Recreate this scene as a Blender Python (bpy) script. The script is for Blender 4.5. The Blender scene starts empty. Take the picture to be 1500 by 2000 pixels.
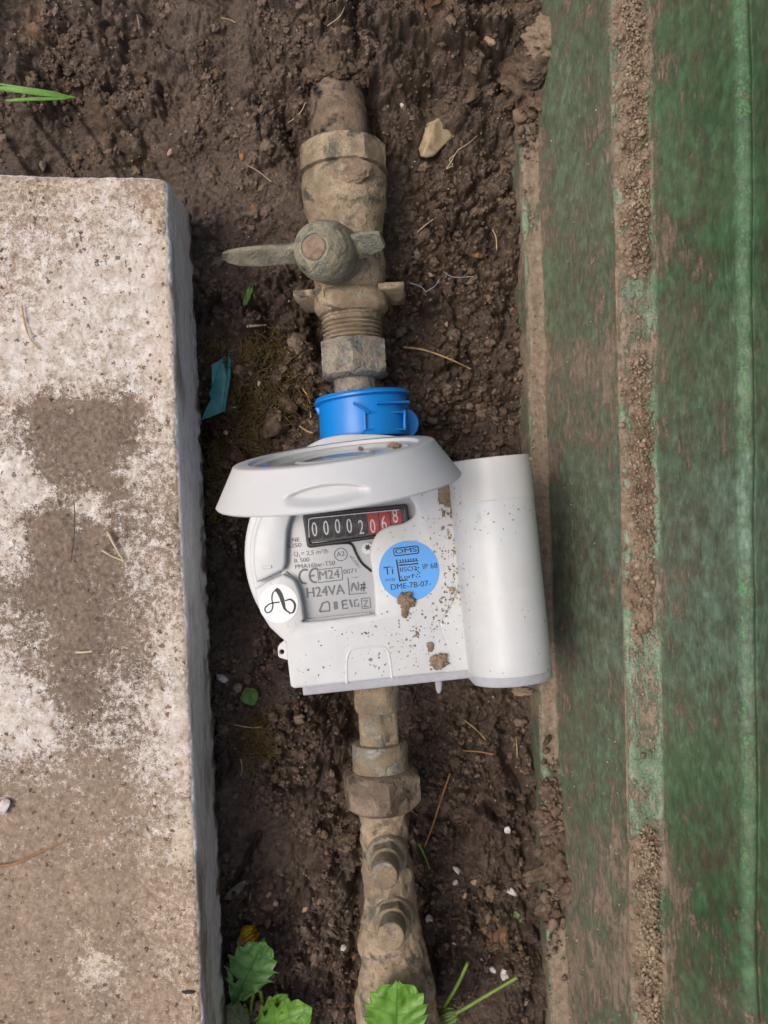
import bpy, math, random
import numpy as np
from mathutils import Vector, Matrix

# ------------------------------------------------------------------ camera, sky, sun, exposure
D = 0.36            # camera height above the meter face (z = 0), metres
S = 0.00022         # metres per photograph pixel at z = 0
sc = bpy.context.scene
COL = sc.collection

cam_data = bpy.data.cameras.new('camera')
cam = bpy.data.objects.new('camera', cam_data)
COL.objects.link(cam)
cam.location = (0, 0, D)
cam_data.sensor_fit = 'VERTICAL'
cam_data.sensor_height = 36
cam_data.sensor_width = 27
cam_data.lens = 36 * D / (2000 * S)
cam_data.clip_start = 0.02
cam_data.clip_end = 100
cam_data.dof.use_dof = True
cam_data.dof.focus_distance = 0.375
cam_data.dof.aperture_fstop = 18
sc.camera = cam

SUN_EL, SUN_AZ = 62.0, 178.0          # azimuth: direction towards the sun, degrees from +x
world = bpy.data.worlds.new('World')
sc.world = world
world.use_nodes = True
wnt = world.node_tree
bg = wnt.nodes['Background']
sky = wnt.nodes.new('ShaderNodeTexSky')
sky.sky_type = 'NISHITA'
sky.sun_disc = False
sky.sun_elevation = math.radians(SUN_EL)
sky.sun_rotation = math.radians(90 - SUN_AZ)
sky.air_density = 0.9
sky.dust_density = 6.0
sky.ozone_density = 0.2
wnt.links.new(sky.outputs[0], bg.inputs[0])
bg.inputs[1].default_value = 0.15
sl = bpy.data.lights.new('sun', 'SUN')
sl.energy = 1.1
sl.angle = math.radians(32)
sl.color = (1.0, 0.985, 0.96)
sun = bpy.data.objects.new('sun', sl)
COL.objects.link(sun)
_e, _a = math.radians(SUN_EL), math.radians(SUN_AZ)
sdir = Vector((math.cos(_e) * math.cos(_a), math.cos(_e) * math.sin(_a), math.sin(_e)))
sun.rotation_euler = sdir.to_track_quat('Z', 'Y').to_euler()
sun.location = (0, 0, 3)
sc.view_settings.view_transform = 'Standard'
sc.view_settings.look = 'None'
sc.view_settings.exposure = 0.0
sc.cycles.max_bounces = 5
sc.cycles.diffuse_bounces = 3
sc.cycles.glossy_bounces = 3
sc.cycles.transmission_bounces = 4
sc.cycles.caustics_reflective = False
sc.cycles.caustics_refractive = False
sc.view_settings.gamma = 1
sc.view_settings.use_curve_mapping = False

rng = random.Random(7)
nrg = np.random.default_rng(11)


def P(px, py, z=0.0):
    """point of the place that lies at photograph pixel (px, py) and height z"""
    k = S * (D - z) / D
    return Vector(((px - 750) * k, -(py - 1000) * k, z))


def to_px(x, y, z):
    k = S * (D - z) / D
    return 750 + x / k, 1000 - y / k


# ------------------------------------------------------------------ numpy noise
def _hash(ix, iy, iz, seed):
    h = (ix.astype(np.int64) * 374761393 + iy.astype(np.int64) * 668265263 + iz.astype(np.int64) * 2147483647 + seed * 1274126177)
    h = (h ^ (h >> 13)) * 1274126177 & 0x7fffffff
    h = (h ^ (h >> 16)) * 668265263 & 0x7fffffff
    h = h ^ (h >> 15)
    return (h & 0xffff) / 65535.0


def vnoise(p, seed=0):
    i = np.floor(p).astype(np.int64)
    f = p - i
    f = f * f * f * (f * (f * 6 - 15) + 10)
    x, y, z = i[:, 0], i[:, 1], i[:, 2]
    fx, fy, fz = f[:, 0], f[:, 1], f[:, 2]
    r = 0
    for dx in (0, 1):
        wx = fx if dx else 1 - fx
        for dy in (0, 1):
            wy = fy if dy else 1 - fy
            for dz in (0, 1):
                wz = fz if dz else 1 - fz
                r = r + wx * wy * wz * _hash(x + dx, y + dy, z + dz, seed)
    return r


def vnoise2(x, y, seed=0):
    ix, iy = np.floor(x).astype(np.int64), np.floor(y).astype(np.int64)
    fx, fy = x - ix, y - iy
    fx = fx * fx * fx * (fx * (fx * 6 - 15) + 10)
    fy = fy * fy * fy * (fy * (fy * 6 - 15) + 10)
    z = np.zeros_like(ix)
    a, b = _hash(ix, iy, z, seed), _hash(ix + 1, iy, z, seed)
    c, d = _hash(ix, iy + 1, z, seed), _hash(ix + 1, iy + 1, z, seed)
    return (a * (1 - fx) + b * fx) * (1 - fy) + (c * (1 - fx) + d * fx) * fy


def fbm2(x, y, seed=0, o=4, g=0.5):
    r, a, t = 0, 1.0, 0
    for k in range(o):
        r = r + a * vnoise2(x * 2 ** k + 17.3 * k, y * 2 ** k - 9.1 * k, seed + k)
        t += a
        a *= g
    return r / t


def fbm3(p, seed=0, o=4, g=0.5):
    r, a, t = 0, 1.0, 0
    for k in range(o):
        r = r + a * vnoise(p * 2 ** k + 13.7 * k, seed + k)
        t += a
        a *= g
    return r / t


def worley2(x, y, seed=0):
    ix, iy = np.floor(x).astype(np.int64), np.floor(y).astype(np.int64)
    z = np.zeros_like(ix)
    d1 = np.full(x.shape, 9.0)
    d2 = np.full(x.shape, 9.0)
    idv = np.zeros(x.shape)
    for dx in (-1, 0, 1):
        for dy in (-1, 0, 1):
            cx, cy = ix + dx, iy + dy
            qx = cx + _hash(cx, cy, z, seed)
            qy = cy + _hash(cx, cy, z, seed + 5)
            d = np.hypot(qx - x, qy - y)
            near = d < d1
            d2 = np.where(near, d1, np.minimum(d2, d))
            idv = np.where(near, _hash(cx, cy, z, seed + 9), idv)
            d1 = np.where(near, d, d1)
    return d1, d2, idv


def shepard(px, py, ctrl, power=2.2, soft=20.0):
    num = np.zeros(px.shape)
    den = np.zeros(px.shape)
    for cx, cy, v in ctrl:
        w = 1.0 / (((px - cx) ** 2 + (py - cy) ** 2 + soft * soft) ** (power / 2) / 1e4)
        num += w * v
        den += w
    return num / den


def sstep(a, b, x):
    t = np.clip((x - a) / (b - a), 0, 1)
    return t * t * (3 - 2 * t)


# ------------------------------------------------------------------ materials
class NB:
    def __init__(self, name):
        m = bpy.data.materials.new(name)
        m.use_nodes = True
        self.m, self.nt = m, m.node_tree
        self.p = self.nt.nodes['Principled BSDF']
        g = self.nt.nodes.new('ShaderNodeNewGeometry')
        self.pos = g.outputs['Position']
        self.nrm = g.outputs['Normal']

    def link(self, a, b):
        if hasattr(a, 'node'):
            self.nt.links.new(a, b)
        else:
            b.default_value = a

    def node(self, t, **kw):
        n = self.nt.nodes.new(t)
        for k, v in kw.items():
            setattr(n, k, v)
        return n

    def scale(self, v, s):
        n = self.node('ShaderNodeMapping')
        self.link(v, n.inputs[0])
        n.inputs['Scale'].default_value = s
        return n.outputs[0]

    def noise(self, scale, detail=4, rough=0.55, vec=None, dist=0.0):
        n = self.node('ShaderNodeTexNoise')
        self.link(vec if vec is not None else self.pos, n.inputs['Vector'])
        n.inputs['Scale'].default_value = scale
        n.inputs['Detail'].default_value = detail
        n.inputs['Roughness'].default_value = rough
        n.inputs['Distortion'].default_value = dist
        return n.outputs['Fac']

    def voro(self, scale, feature='F1', vec=None, out='Distance'):
        n = self.node('ShaderNodeTexVoronoi')
        n.feature = feature
        self.link(vec if vec is not None else self.pos, n.inputs['Vector'])
        n.inputs['Scale'].default_value = scale
        return n.outputs[out]

    def attr(self, name, out='Fac'):
        n = self.node('ShaderNodeAttribute')
        n.attribute_name = name
        return n.outputs[out]

    def ramp(self, f, stops, interp='LINEAR'):
        n = self.node('ShaderNodeValToRGB')
        cr = n.color_ramp
        cr.interpolation = interp
        while len(cr.elements) < len(stops):
            cr.elements.new(0.5)
        for e, (p, c) in zip(cr.elements, stops):
            e.position = p
            e.color = (c, c, c, 1) if not hasattr(c, '__len__') else (*c, 1)
        self.link(f, n.inputs[0])
        return n.outputs[0]

    def mix(self, f, a, b, mode='MIX'):
        n = self.node('ShaderNodeMix', data_type='RGBA', blend_type=mode)
        self.link(f, n.inputs[0])
        for v, i in ((a, 6), (b, 7)):
            if hasattr(v, '__len__'):
                v = (*v, 1)
            elif not hasattr(v, 'node'):
                v = (v, v, v, 1)
            self.link(v, n.inputs[i])
        return n.outputs[2]

    def math(self, op, a, b=0.0, c=0.0, clamp=False):
        n = self.node('ShaderNodeMath', operation=op, use_clamp=clamp)
        self.link(a, n.inputs[0])
        self.link(b, n.inputs[1])
        self.link(c, n.inputs[2])
        return n.outputs[0]

    def bump(self, h, strength=0.5, dist=0.001, normal=None):
        n = self.node('ShaderNodeBump')
        n.inputs['Strength'].default_value = strength
        n.inputs['Distance'].default_value = dist
        self.link(h, n.inputs['Height'])
        if normal is not None:
            self.link(normal, n.inputs['Normal'])
        return n.outputs[0]

    def out(self, col=None, rough=None, normal=None, spec=None, metal=None):
        for v, k in ((col, 'Base Color'), (rough, 'Roughness'), (normal, 'Normal'), (spec, 'Specular IOR Level'), (metal, 'Metallic')):
            if v is not None:
                if k == 'Base Color' and not hasattr(v, 'node'):
                    v = (*v, 1)
                self.link(v, self.p.inputs[k])
        return self.m


def plain(name, col, rough=0.5, spec=0.4, var=0.12, nscale=300, bump=0.15):
    b = NB(name)
    n = b.noise(nscale, 5, 0.6)
    dark = tuple(c * (1 - var) for c in col)
    lite = tuple(min(1, c * (1 + var)) for c in col)
    c = b.ramp(n, [(0.3, dark), (0.7, lite)])
    return b.out(c, rough, b.bump(n, bump, 0.0004), spec)


def soil_mat():
    b = NB('soil')
    big = b.noise(28, 3, 0.5)
    mid = b.noise(160, 5, 0.6, dist=0.3)
    fin = b.noise(900, 4, 0.65)
    c = b.ramp(mid, [(0.28, (0.046, 0.030, 0.020)), (0.5, (0.124, 0.085, 0.059)), (0.72, (0.265, 0.193, 0.141))])
    c = b.mix(b.ramp(big, [(0.35, 0.0), (0.7, 0.75)]), c, b.ramp(fin, [(0.3, (0.092, 0.063, 0.044)), (0.7, (0.22, 0.160, 0.117))]))
    wet = b.attr('wet')
    c = b.mix(b.math('MULTIPLY', wet, 0.72), c, (0.036, 0.022, 0.013))
    c = b.mix(b.ramp(fin, [(0.40, 0.4), (0.60, 0.0)]), c, (0.04, 0.027, 0.018))
    tan = b.attr('tan')
    c = b.mix(b.math('MULTIPLY', tan, b.ramp(mid, [(0.35, 0.0), (0.6, 0.9)])), c, (0.22, 0.135, 0.075))
    # pale sand grains caught in the clay
    v = b.voro(520)
    idc = b.voro(520, out='Color')
    sep = b.node('ShaderNodeSeparateColor')
    b.link(idc, sep.inputs[0])
    g = b.math('MULTIPLY', b.math('LESS_THAN', v, b.math('MULTIPLY', sep.outputs[2], 0.34)), b.math('GREATER_THAN', sep.outputs[0], 0.94))
    c = b.mix(b.math('MULTIPLY', g, 0.8), c, b.ramp(sep.outputs[1], [(0.0, (0.22, 0.13, 0.06)), (0.6, (0.42, 0.31, 0.18)), (1.0, (0.55, 0.48, 0.40))]))
    r = b.math('SUBTRACT', b.ramp(b.noise(60, 4), [(0.3, 0.28), (0.7, 0.66)]), b.math('MULTIPLY', wet, 0.16))
    n1 = b.bump(fin, 1.0, 0.0011)
    n2 = b.bump(b.noise(2600, 3), 0.6, 0.0004, n1)
    return b.out(c, r, n2, 0.5)


def clod_mat(name, dark, mid_, lite, nscale=260, rough=0.85):
    b = NB(name)
    n = b.noise(nscale, 5, 0.65)
    f = b.noise(1500, 4, 0.7)
    c = b.ramp(n, [(0.28, dark), (0.5, mid_), (0.75, lite)])
    c = b.mix(b.math('MULTIPLY', b.attr('tone'), 0.75), c, tuple(min(1, x * 1.25) for x in lite))
    c = b.mix(b.ramp(f, [(0.55, 0.0), (0.75, 0.6)]), c, tuple(x * 1.5 for x in lite))
    c = b.mix(b.ramp(f, [(0.25, 0.7), (0.42, 0.0)]), c, tuple(x * 0.5 for x in dark))
    return b.out(c, rough, b.bump(f, 0.8, 0.0006), 0.25)


def crust_metal(name, metal, mud, mud2, amount=0.5, nscale=70, rust=0.0, stain=(0.03, 0.035, 0.028)):
    """old metal under dried mud: the mud lies in patches of its own"""
    b = NB(name)
    n = b.noise(nscale, 6, 0.62, dist=0.4)
    f = b.noise(900, 5, 0.7)
    lo = 0.62 - amount * 0.45
    mask = b.ramp(n, [(lo, 0.0), (lo + 0.10, 1.0)])
    mcol = b.ramp(b.noise(240, 4), [(0.3, tuple(c * 0.6 for c in metal)), (0.7, tuple(c * 1.2 for c in metal))])
    mcol = b.mix(b.ramp(b.noise(120, 5, 0.7), [(0.54, 0.0), (0.66, 0.85)]), mcol, stain)
    dcol = b.ramp(b.noise(190, 5, 0.6), [(0.3, mud2), (0.65, mud)])
    dcol = b.mix(b.ramp(f, [(0.35, 0.55), (0.5, 0.0)]), dcol, tuple(c * 0.5 for c in mud2))
    dcol = b.mix(b.ramp(b.noise(42, 4, 0.6), [(0.46, 0.0), (0.66, 0.7)]), dcol, tuple(c * 0.55 for c in mud2))
    c = b.mix(mask, mcol, dcol)
    if rust:
        c = b.mix(b.ramp(b.noise(150, 4, 0.6), [(0.66, 0.0), (0.74, rust)]), c, (0.22, 0.075, 0.02))
    r = b.ramp(mask, [(0, 0.4), (1, 0.9)])
    met = b.ramp(mask, [(0, 0.55), (1, 0.0)])
    h = b.math('ADD', b.math('MULTIPLY', mask, 0.7), f)
    return b.out(c, r, b.bump(h, 0.9, 0.0009), 0.35, met)


M = {}
M['soil'] = soil_mat()
M['clod'] = clod_mat('soil_clod', (0.048, 0.031, 0.020), (0.115, 0.079, 0.055), (0.21, 0.152, 0.111))
M['tan_clod'] = clod_mat('dry_mud', (0.13, 0.09, 0.06), (0.24, 0.175, 0.12), (0.34, 0.26, 0.19))
M['brass_mud'] = crust_metal('mud_crusted_brass', (0.20, 0.185, 0.135), (0.47, 0.375, 0.26), (0.29, 0.215, 0.14), 0.56, 85, 0.6)
M['brass_old'] = crust_metal('tarnished_brass', (0.38, 0.355, 0.29), (0.38, 0.30, 0.20), (0.23, 0.175, 0.115), 0.50, 95, 0.25)
M['brass_grey'] = crust_metal('grey_zinc', (0.33, 0.325, 0.29), (0.37, 0.325, 0.25), (0.26, 0.22, 0.165), 0.42, 150)
M['handle'] = crust_metal('grey_green_handle', (0.31, 0.315, 0.255), (0.40, 0.355, 0.25), (0.26, 0.235, 0.165), 0.45, 75, 0.35, (0.05, 0.04, 0.022))
M['copper_brown'] = crust_metal('brown_brass', (0.22, 0.165, 0.12), (0.33, 0.255, 0.185), (0.2, 0.155, 0.11), 0.45, 90)
M['black_pipe'] = crust_metal('black_plastic_pipe', (0.018, 0.02, 0.024), (0.30, 0.225, 0.155), (0.17, 0.12, 0.08), 0.52, 75)


# ------------------------------------------------------------------ mesh helpers
def add_mesh(name, v, f, mat, root=None, parent=None, smooth=True, attrs=None, origin=None):
    """one mesh object; v in place coordinates. root = Empty of the thing (its location is the origin)."""
    v = np.asarray(v, dtype=np.float64)
    if root is not None:
        o0 = np.array(root.get('_o', root.location))
    elif origin is not None:
        o0 = np.array(origin)
    else:
        o0 = np.array([v[:, 0].mean(), v[:, 1].mean(), v[:, 2].min()])
    me = bpy.data.meshes.new(name)
    vv = (v - o0).astype(np.float32)
    if isinstance(f, np.ndarray):
        n, k = f.shape
        me.vertices.add(len(vv))
        me.vertices.foreach_set('co', vv.ravel())
        me.loops.add(n * k)
        me.loops.foreach_set('vertex_index', f.ravel().astype(np.int32))
        me.polygons.add(n)
        me.polygons.foreach_set('loop_start', np.arange(0, n * k, k, dtype=np.int32))
        me.polygons.foreach_set('loop_total', np.full(n, k, dtype=np.int32))
        me.update(calc_edges=True)
    else:
        me.from_pydata(vv.tolist(), [], [list(q) for q in f])
    me.validate()
    if smooth:
        me.polygons.foreach_set('use_smooth', np.ones(len(me.polygons), dtype=bool))
    if attrs:
        for k, a in attrs.items():
            at = me.attributes.new(k, 'FLOAT', 'POINT')
            at.data.foreach_set('value', np.asarray(a, dtype=np.float32))
    me.materials.append(mat)
    ob = bpy.data.objects.new(name, me)
    COL.objects.link(ob)
    par = parent or root
    if par is not None:
        ob.parent = par
    else:
        ob.location = o0
    return ob


def tag(o, label, cat, group=None, kind=None):
    if label:
        o['label'] = label
    if cat:
        o['category'] = cat
    if group:
        o['group'] = group
    if kind:
        o['kind'] = kind
    return o


def thing(name, loc, label, cat, group=None):
    e = bpy.data.objects.new(name, None)
    e.empty_display_size = 0.01
    COL.objects.link(e)
    e.location = loc
    return tag(e, label, cat, group)


def grid_faces(nu, nv, close_u=False, close_v=False):
    """quads for a (nu x nv) vertex grid, index = i*nv + j"""
    iu = np.arange(nu if close_u else nu - 1)
    jv = np.arange(nv if close_v else nv - 1)
    I, J = np.meshgrid(iu, jv, indexing='ij')
    I2, J2 = (I + 1) % nu, (J + 1) % nv
    return np.stack([I * nv + J, I2 * nv + J, I2 * nv + J2, I * nv + J2], -1).reshape(-1, 4)


def frame(d):
    d = Vector(d).normalized()
    ref = Vector((0, 0, 1)) if abs(d.z) < 0.9 else Vector((0, 1, 0))
    x = d.cross(ref).normalized()
    return x, x.cross(d).normalized(), d          # side, up, axis


def lathe(O, d, prof, n=64, hexn=0, rot=0.0, noise=0.0, nscale=220, seed=0, cap=True, up=None, sub=None):
    """turned body about the axis (O, d); prof = [(dist, radius)], or (dist, radius, flat) where flat = across-flats/2 of a nut"""
    O = np.array(O)
    x, y, dd = frame(d)
    if up is not None:
        y = Vector(up)
        y = (y - dd * y.dot(dd)).normalized()
        x = dd.cross(y).normalized()
    x, y, dd = np.array(x), np.array(y), np.array(dd)
    pr = []
    for a, b_ in zip(prof[:-1], prof[1:]):
        L = math.hypot(b_[0] - a[0], b_[1] - a[1])
        m = max(1, int(L / sub)) if sub else 1
        for k in range(m):
            t = k / m
            fa, fb = (a[2] if len(a) > 2 else 0), (b_[2] if len(b_) > 2 else 0)
            pr.append((a[0] + (b_[0] - a[0]) * t, a[1] + (b_[1] - a[1]) * t, fa if fa and fb else (fa or fb) * (1 if (fa and fb) else 0)))
    q = prof[-1]
    pr.append((q[0], q[1], q[2] if len(q) > 2 else 0))
    th = np.arange(n) * 2 * math.pi / n
    rot = round(rot / (2 * math.pi / n)) * (2 * math.pi / n)
    V = []
    for (t, r, fl) in pr:
        rr = np.full(n, r)
        if fl:
            hn = hexn or 6
            w = 2 * math.pi / hn
            rr = np.minimum(rr, fl / np.cos(((th + rot + 1e-7) % w) - w / 2))
        V.append(O + dd * t + np.outer(rr * np.cos(th), x) + np.outer(rr * np.sin(th), y))
    V = np.concatenate(V)
    if noise:
        N = V - (O + np.outer((V - O) @ dd, dd))
        L = np.linalg.norm(N, axis=1, keepdims=True)
        N = N / np.maximum(L, 1e-6)
        amp = (fbm3(V * nscale, seed, 4) - 0.5) * 2 * noise + (fbm3(V * nscale * 5, seed + 7, 3) - 0.5) * noise * 0.9
        V = V + N * (amp * np.clip(L[:, 0] / 0.002, 0, 1))[:, None]
    m = len(pr)
    F = grid_faces(m, n, False, True)
    F = [tuple(q) for q in F]
    if cap:
        for row in (0, m - 1):
            F.append(tuple(row * n + k for k in (range(n) if row else range(n - 1, -1, -1))))
    return V, F


def merge(*vf):
    V, F, off = [], [], 0
    for v, f in vf:
        v = np.asarray(v)
        V.append(v)
        F += [tuple(int(i) + off for i in q) for q in f]
        off += len(v)
    return np.concatenate(V), F


def tube(pts, r, n=8, r_end=None, flat=1.0, closed_ends=True):
    pts = [Vector(p) for p in pts]
    m = len(pts)
    V, F = [], []
    for i, p in enumerate(pts):
        d = (pts[min(i + 1, m - 1)] - pts[max(i - 1, 0)]).normalized()
        x, y, _ = frame(d)
        rr = r[i] if hasattr(r, '__len__') else (r if r_end is None else r + (r_end - r) * i / (m - 1))
        for k in range(n):
            a = 2 * math.pi * k / n
            V.append(p + x * (rr * math.cos(a)) + y * (rr * flat * math.sin(a)))
    F = [tuple(q) for q in grid_faces(m, n, False, True)]
    if closed_ends:
        F.append(tuple(range(n - 1, -1, -1)))
        F.append(tuple((m - 1) * n + k for k in range(n)))
    return np.array([tuple(v) for v in V]), F


def spline(pts, m=6):
    """Catmull-Rom through points"""
    pts = [np.array(p, dtype=float) for p in pts]
    q = [2 * pts[0] - pts[1]] + pts + [2 * pts[-1] - pts[-2]]
    out = []
    for i in range(1, len(q) - 2):
        for k in range(m):
            t = k / m
            a, b_, c, d_ = q[i - 1], q[i], q[i + 1], q[i + 2]
            out.append(0.5 * ((2 * b_) + (c - a) * t + (2 * a - 5 * b_ + 4 * c - d_) * t * t + (3 * b_ - a - 3 * c + d_) * t ** 3))
    out.append(pts[-1])
    return [tuple(o) for o in out]


def shape2d(loops, z0, z1, bevel=0.0, pxz=None, res=2):
    """closed px outlines -> solid plate between heights z0 < z1 (outlines measured at height pxz)"""
    cu = bpy.data.curves.new('tmp', 'CURVE')
    cu.dimensions = '2D'
    cu.fill_mode = 'BOTH'
    cu.extrude = max((z1 - z0) / 2 - bevel, 1e-6)
    cu.bevel_depth = bevel
    cu.bevel_resolution = res
    cu.offset = -bevel
    zz = z1 if pxz is None else pxz
    for lp in loops:
        sp = cu.splines.new('POLY')
        sp.points.add(len(lp) - 1)
        for q, (x, y) in zip(sp.points, lp):
            w = P(x, y, zz)
            q.co = (w.x, w.y, 0, 1)
        sp.use_cyclic_u = True
    ob = bpy.data.objects.new('tmp', cu)
    COL.objects.link(ob)
    dg = bpy.context.evaluated_depsgraph_get()
    me = bpy.data.meshes.new_from_object(ob.evaluated_get(dg))
    V = np.array([(v.co.x, v.co.y, v.co.z + (z0 + z1) / 2) for v in me.vertices])
    F = [tuple(p.vertices) for p in me.polygons]
    bpy.data.objects.remove(ob)
    bpy.data.curves.remove(cu)
    bpy.data.meshes.remove(me)
    return V, F


def plate(loop, z0, z1, bevel=0.0, pxz=None, res=3):
    """solid plate from one simple closed px outline, upper edge rounded"""
    zz = z1 if pxz is None else pxz
    p = np.array([(P(x, y, zz).x, P(x, y, zz).y) for x, y in loop])
    keep = [i for i in range(len(p)) if np.linalg.norm(p[i] - p[i - 1]) > 1e-6]
    p = p[keep]
    ar = 0.5 * np.sum(p[:, 0] * np.roll(p[:, 1], -1) - np.roll(p[:, 0], -1) * p[:, 1])
    if ar < 0:
        p = p[::-1]
    d0 = p - np.roll(p, 1, 0)
    d1 = np.roll(p, -1, 0) - p
    d0 /= np.linalg.norm(d0, axis=1, keepdims=True)
    d1 /= np.linalg.norm(d1, axis=1, keepdims=True)
    n0, n1 = np.stack([-d0[:, 1], d0[:, 0]], 1), np.stack([-d1[:, 1], d1[:, 0]], 1)
    nn = n0 + n1
    nn /= np.maximum(np.linalg.norm(nn, axis=1, keepdims=True), 1e-6)
    nn /= np.maximum(np.sum(nn * n0, 1), 0.45)[:, None]
    rows_ = [(0.0, z0)]
    if bevel:
        for k in range(res + 1):
            t = math.pi / 2 * k / res
            rows_.append((bevel * (1 - math.cos(t)), z1 - bevel + bevel * math.sin(t)))
    else:
        rows_.append((0.0, z1))
    V = np.concatenate([np.column_stack([p + nn * ins, np.full(len(p), z)]) for ins, z in rows_])
    n, m = len(p), len(rows_)
    F = [tuple(q)[::-1] for q in grid_faces(m, n, False, True)]
    F.append(tuple(range((m - 1) * n, m * n)))
    F.append(tuple(range(n - 1, -1, -1)))
    return V, F


def arc(cx, cy, r, a0, a1, n=24, ry=None):
    """px arc; angles in degrees, counter-clockwise as seen, 0 = right"""
    return [(cx + r * math.cos(math.radians(a0 + (a1 - a0) * k / n)), cy - (ry or r) * math.sin(math.radians(a0 + (a1 - a0) * k / n))) for k in range(n + 1)]


_cap = {}


def text_vf(s, bold=0.0):
    cu = bpy.data.curves.new('tmp', 'FONT')
    cu.body = s
    cu.size = 1.0
    cu.offset = bold
    cu.resolution_u = 4
    ob = bpy.data.objects.new('tmp', cu)
    COL.objects.link(ob)
    dg = bpy.context.evaluated_depsgraph_get()
    me = bpy.data.meshes.new_from_object(ob.evaluated_get(dg))
    V = np.array([(v.co.x, v.co.y) for v in me.vertices])
    F = [tuple(p.vertices) for p in me.polygons]
    bpy.data.objects.remove(ob)
    bpy.data.curves.remove(cu)
    bpy.data.meshes.remove(me)
    return V, F


def text(s, px, py, h, w=None, ang=6.0, z=0.0, bold=0.0, anchor='l'):
    """lettering: baseline start at pixel (px, py), cap height h px, total width w px, rising ang degrees"""
    if 'cap' not in _cap:
        hv, _ = text_vf('H')
        _cap['cap'] = hv[:, 1].max() - hv[:, 1].min()
    V, F = text_vf(s)
    V = V.copy()
    V[:, 0] -= V[:, 0].min()
    sy = h / _cap['cap']
    sx = sy if w is None else w / V[:, 0].max()
    x, y = V[:, 0] * sx, V[:, 1] * sy
    if anchor == 'c':
        x = x - x.max() / 2
    if bold:
        nV = len(x)
        x = np.concatenate([x - bold * h * 1.2, x + bold * h * 1.2])
        y = np.concatenate([y, y])
        F = list(F) + [tuple(i + nV for i in f) for f in F]
    a = math.radians(ang)
    X = px + x * math.cos(a) - y * math.sin(a)
    Y = py - (x * math.sin(a) + y * math.cos(a))
    k = S * (D - z) / D
    zz = np.full(len(X), z)
    if bold:
        zz[len(zz) // 2:] += 0.00002
    W = np.stack([(X - 750) * k, -(Y - 1000) * k, zz], 1)
    return W, F


def blob(c, r, seed=0, sub=2, rough=0.35, squash=(1, 1, 1), nscale=None, facet=False):
    import bmesh
    bm = bmesh.new()
    bmesh.ops.create_icosphere(bm, subdivisions=sub, radius=1.0)
    V = np.array([tuple(v.co) for v in bm.verts])
    F = [tuple(v.index for v in f.verts) for f in bm.faces]
    bm.free()
    n = fbm3(V * (nscale or 1.6) + seed * 3.7, seed, 3)
    V = V * (1 + (n - 0.5) * 2 * rough)[:, None]
    if facet:
        rs = np.random.default_rng(seed)
        for _ in range(11):
            d = rs.normal(size=3)
            d /= np.linalg.norm(d)
            h = 0.50 + 0.32 * rs.random()
            e = np.maximum(V @ d - h, 0)
            V = V - np.outer(e, d)
    V = V * np.array(squash) * r + np.array(c)
    return V, F

# ------------------------------------------------------------------ the ground: dug clay soil, one sheet
ZREF = -0.06
KREF = S * (D - ZREF) / D
SOIL_CTRL = [(-100, -80, -20), (0, -60, -24), (300, -60, -22), (600, -60, -16), (900, -60, -20), (1050, -60, -25),
             (0, 100, -36), (200, 100, -34), (400, 90, -28), (560, 80, -20), (680, 95, -17), (850, 100, -26), (970, 100, -42), (1000, 130, -52), (1000, 30, -54), (975, 20, -46),
             (590, 175, -30), (660, 150, -22), (740, 180, -30),
             (0, 250, -50), (150, 260, -54), (300, 240, -48), (450, 230, -42), (560, 260, -41), (610, 270, -44), (740, 270, -44), (850, 250, -46), (980, 240, -54),
             (100, 345, -56), (300, 345, -55), (420, 350, -50), (550, 360, -46), (800, 360, -46), (960, 350, -58), (985, 300, -60), (985, 450, -62), (985, 600, -66), (600, 440, -44), (770, 440, -45),
             (400, 500, -55), (500, 500, -54), (560, 540, -54), (680, 520, -50), (800, 530, -50), (950, 500, -58),
             (420, 650, -58), (560, 650, -62), (700, 650, -66), (800, 650, -64), (950, 650, -62),
             (430, 850, -64), (560, 850, -67), (700, 850, -70), (900, 850, -71), (980, 850, -70),
             (430, 1100, -66), (700, 1100, -75), (950, 1100, -75), (440, 1400, -60), (560, 1390, -60), (600, 1440, -60), (665, 1390, -82), (720, 1400, -84), (860, 1400, -74), (980, 1400, -68),
             (450, 1600, -60), (600, 1600, -60), (680, 1590, -68), (760, 1600, -72), (830, 1600, -70), (980, 1600, -66),
             (470, 1800, -62), (560, 1800, -58), (660, 1760, -58), (690, 1860, -60), (770, 1860, -58), (860, 1860, -64), (1000, 1800, -66), (900, 1800, -70),
             (470, 2000, -58), (650, 2000, -56), (860, 2000, -60), (1000, 2000, -62), (700, 2150, -52), (-200, 600, -50), (-200, 1500, -50), (200, 1200, -50), (1300, 600, -70), (1300, 1600, -70), (200, 2200, -50), (1100, 2200, -60)]
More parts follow.
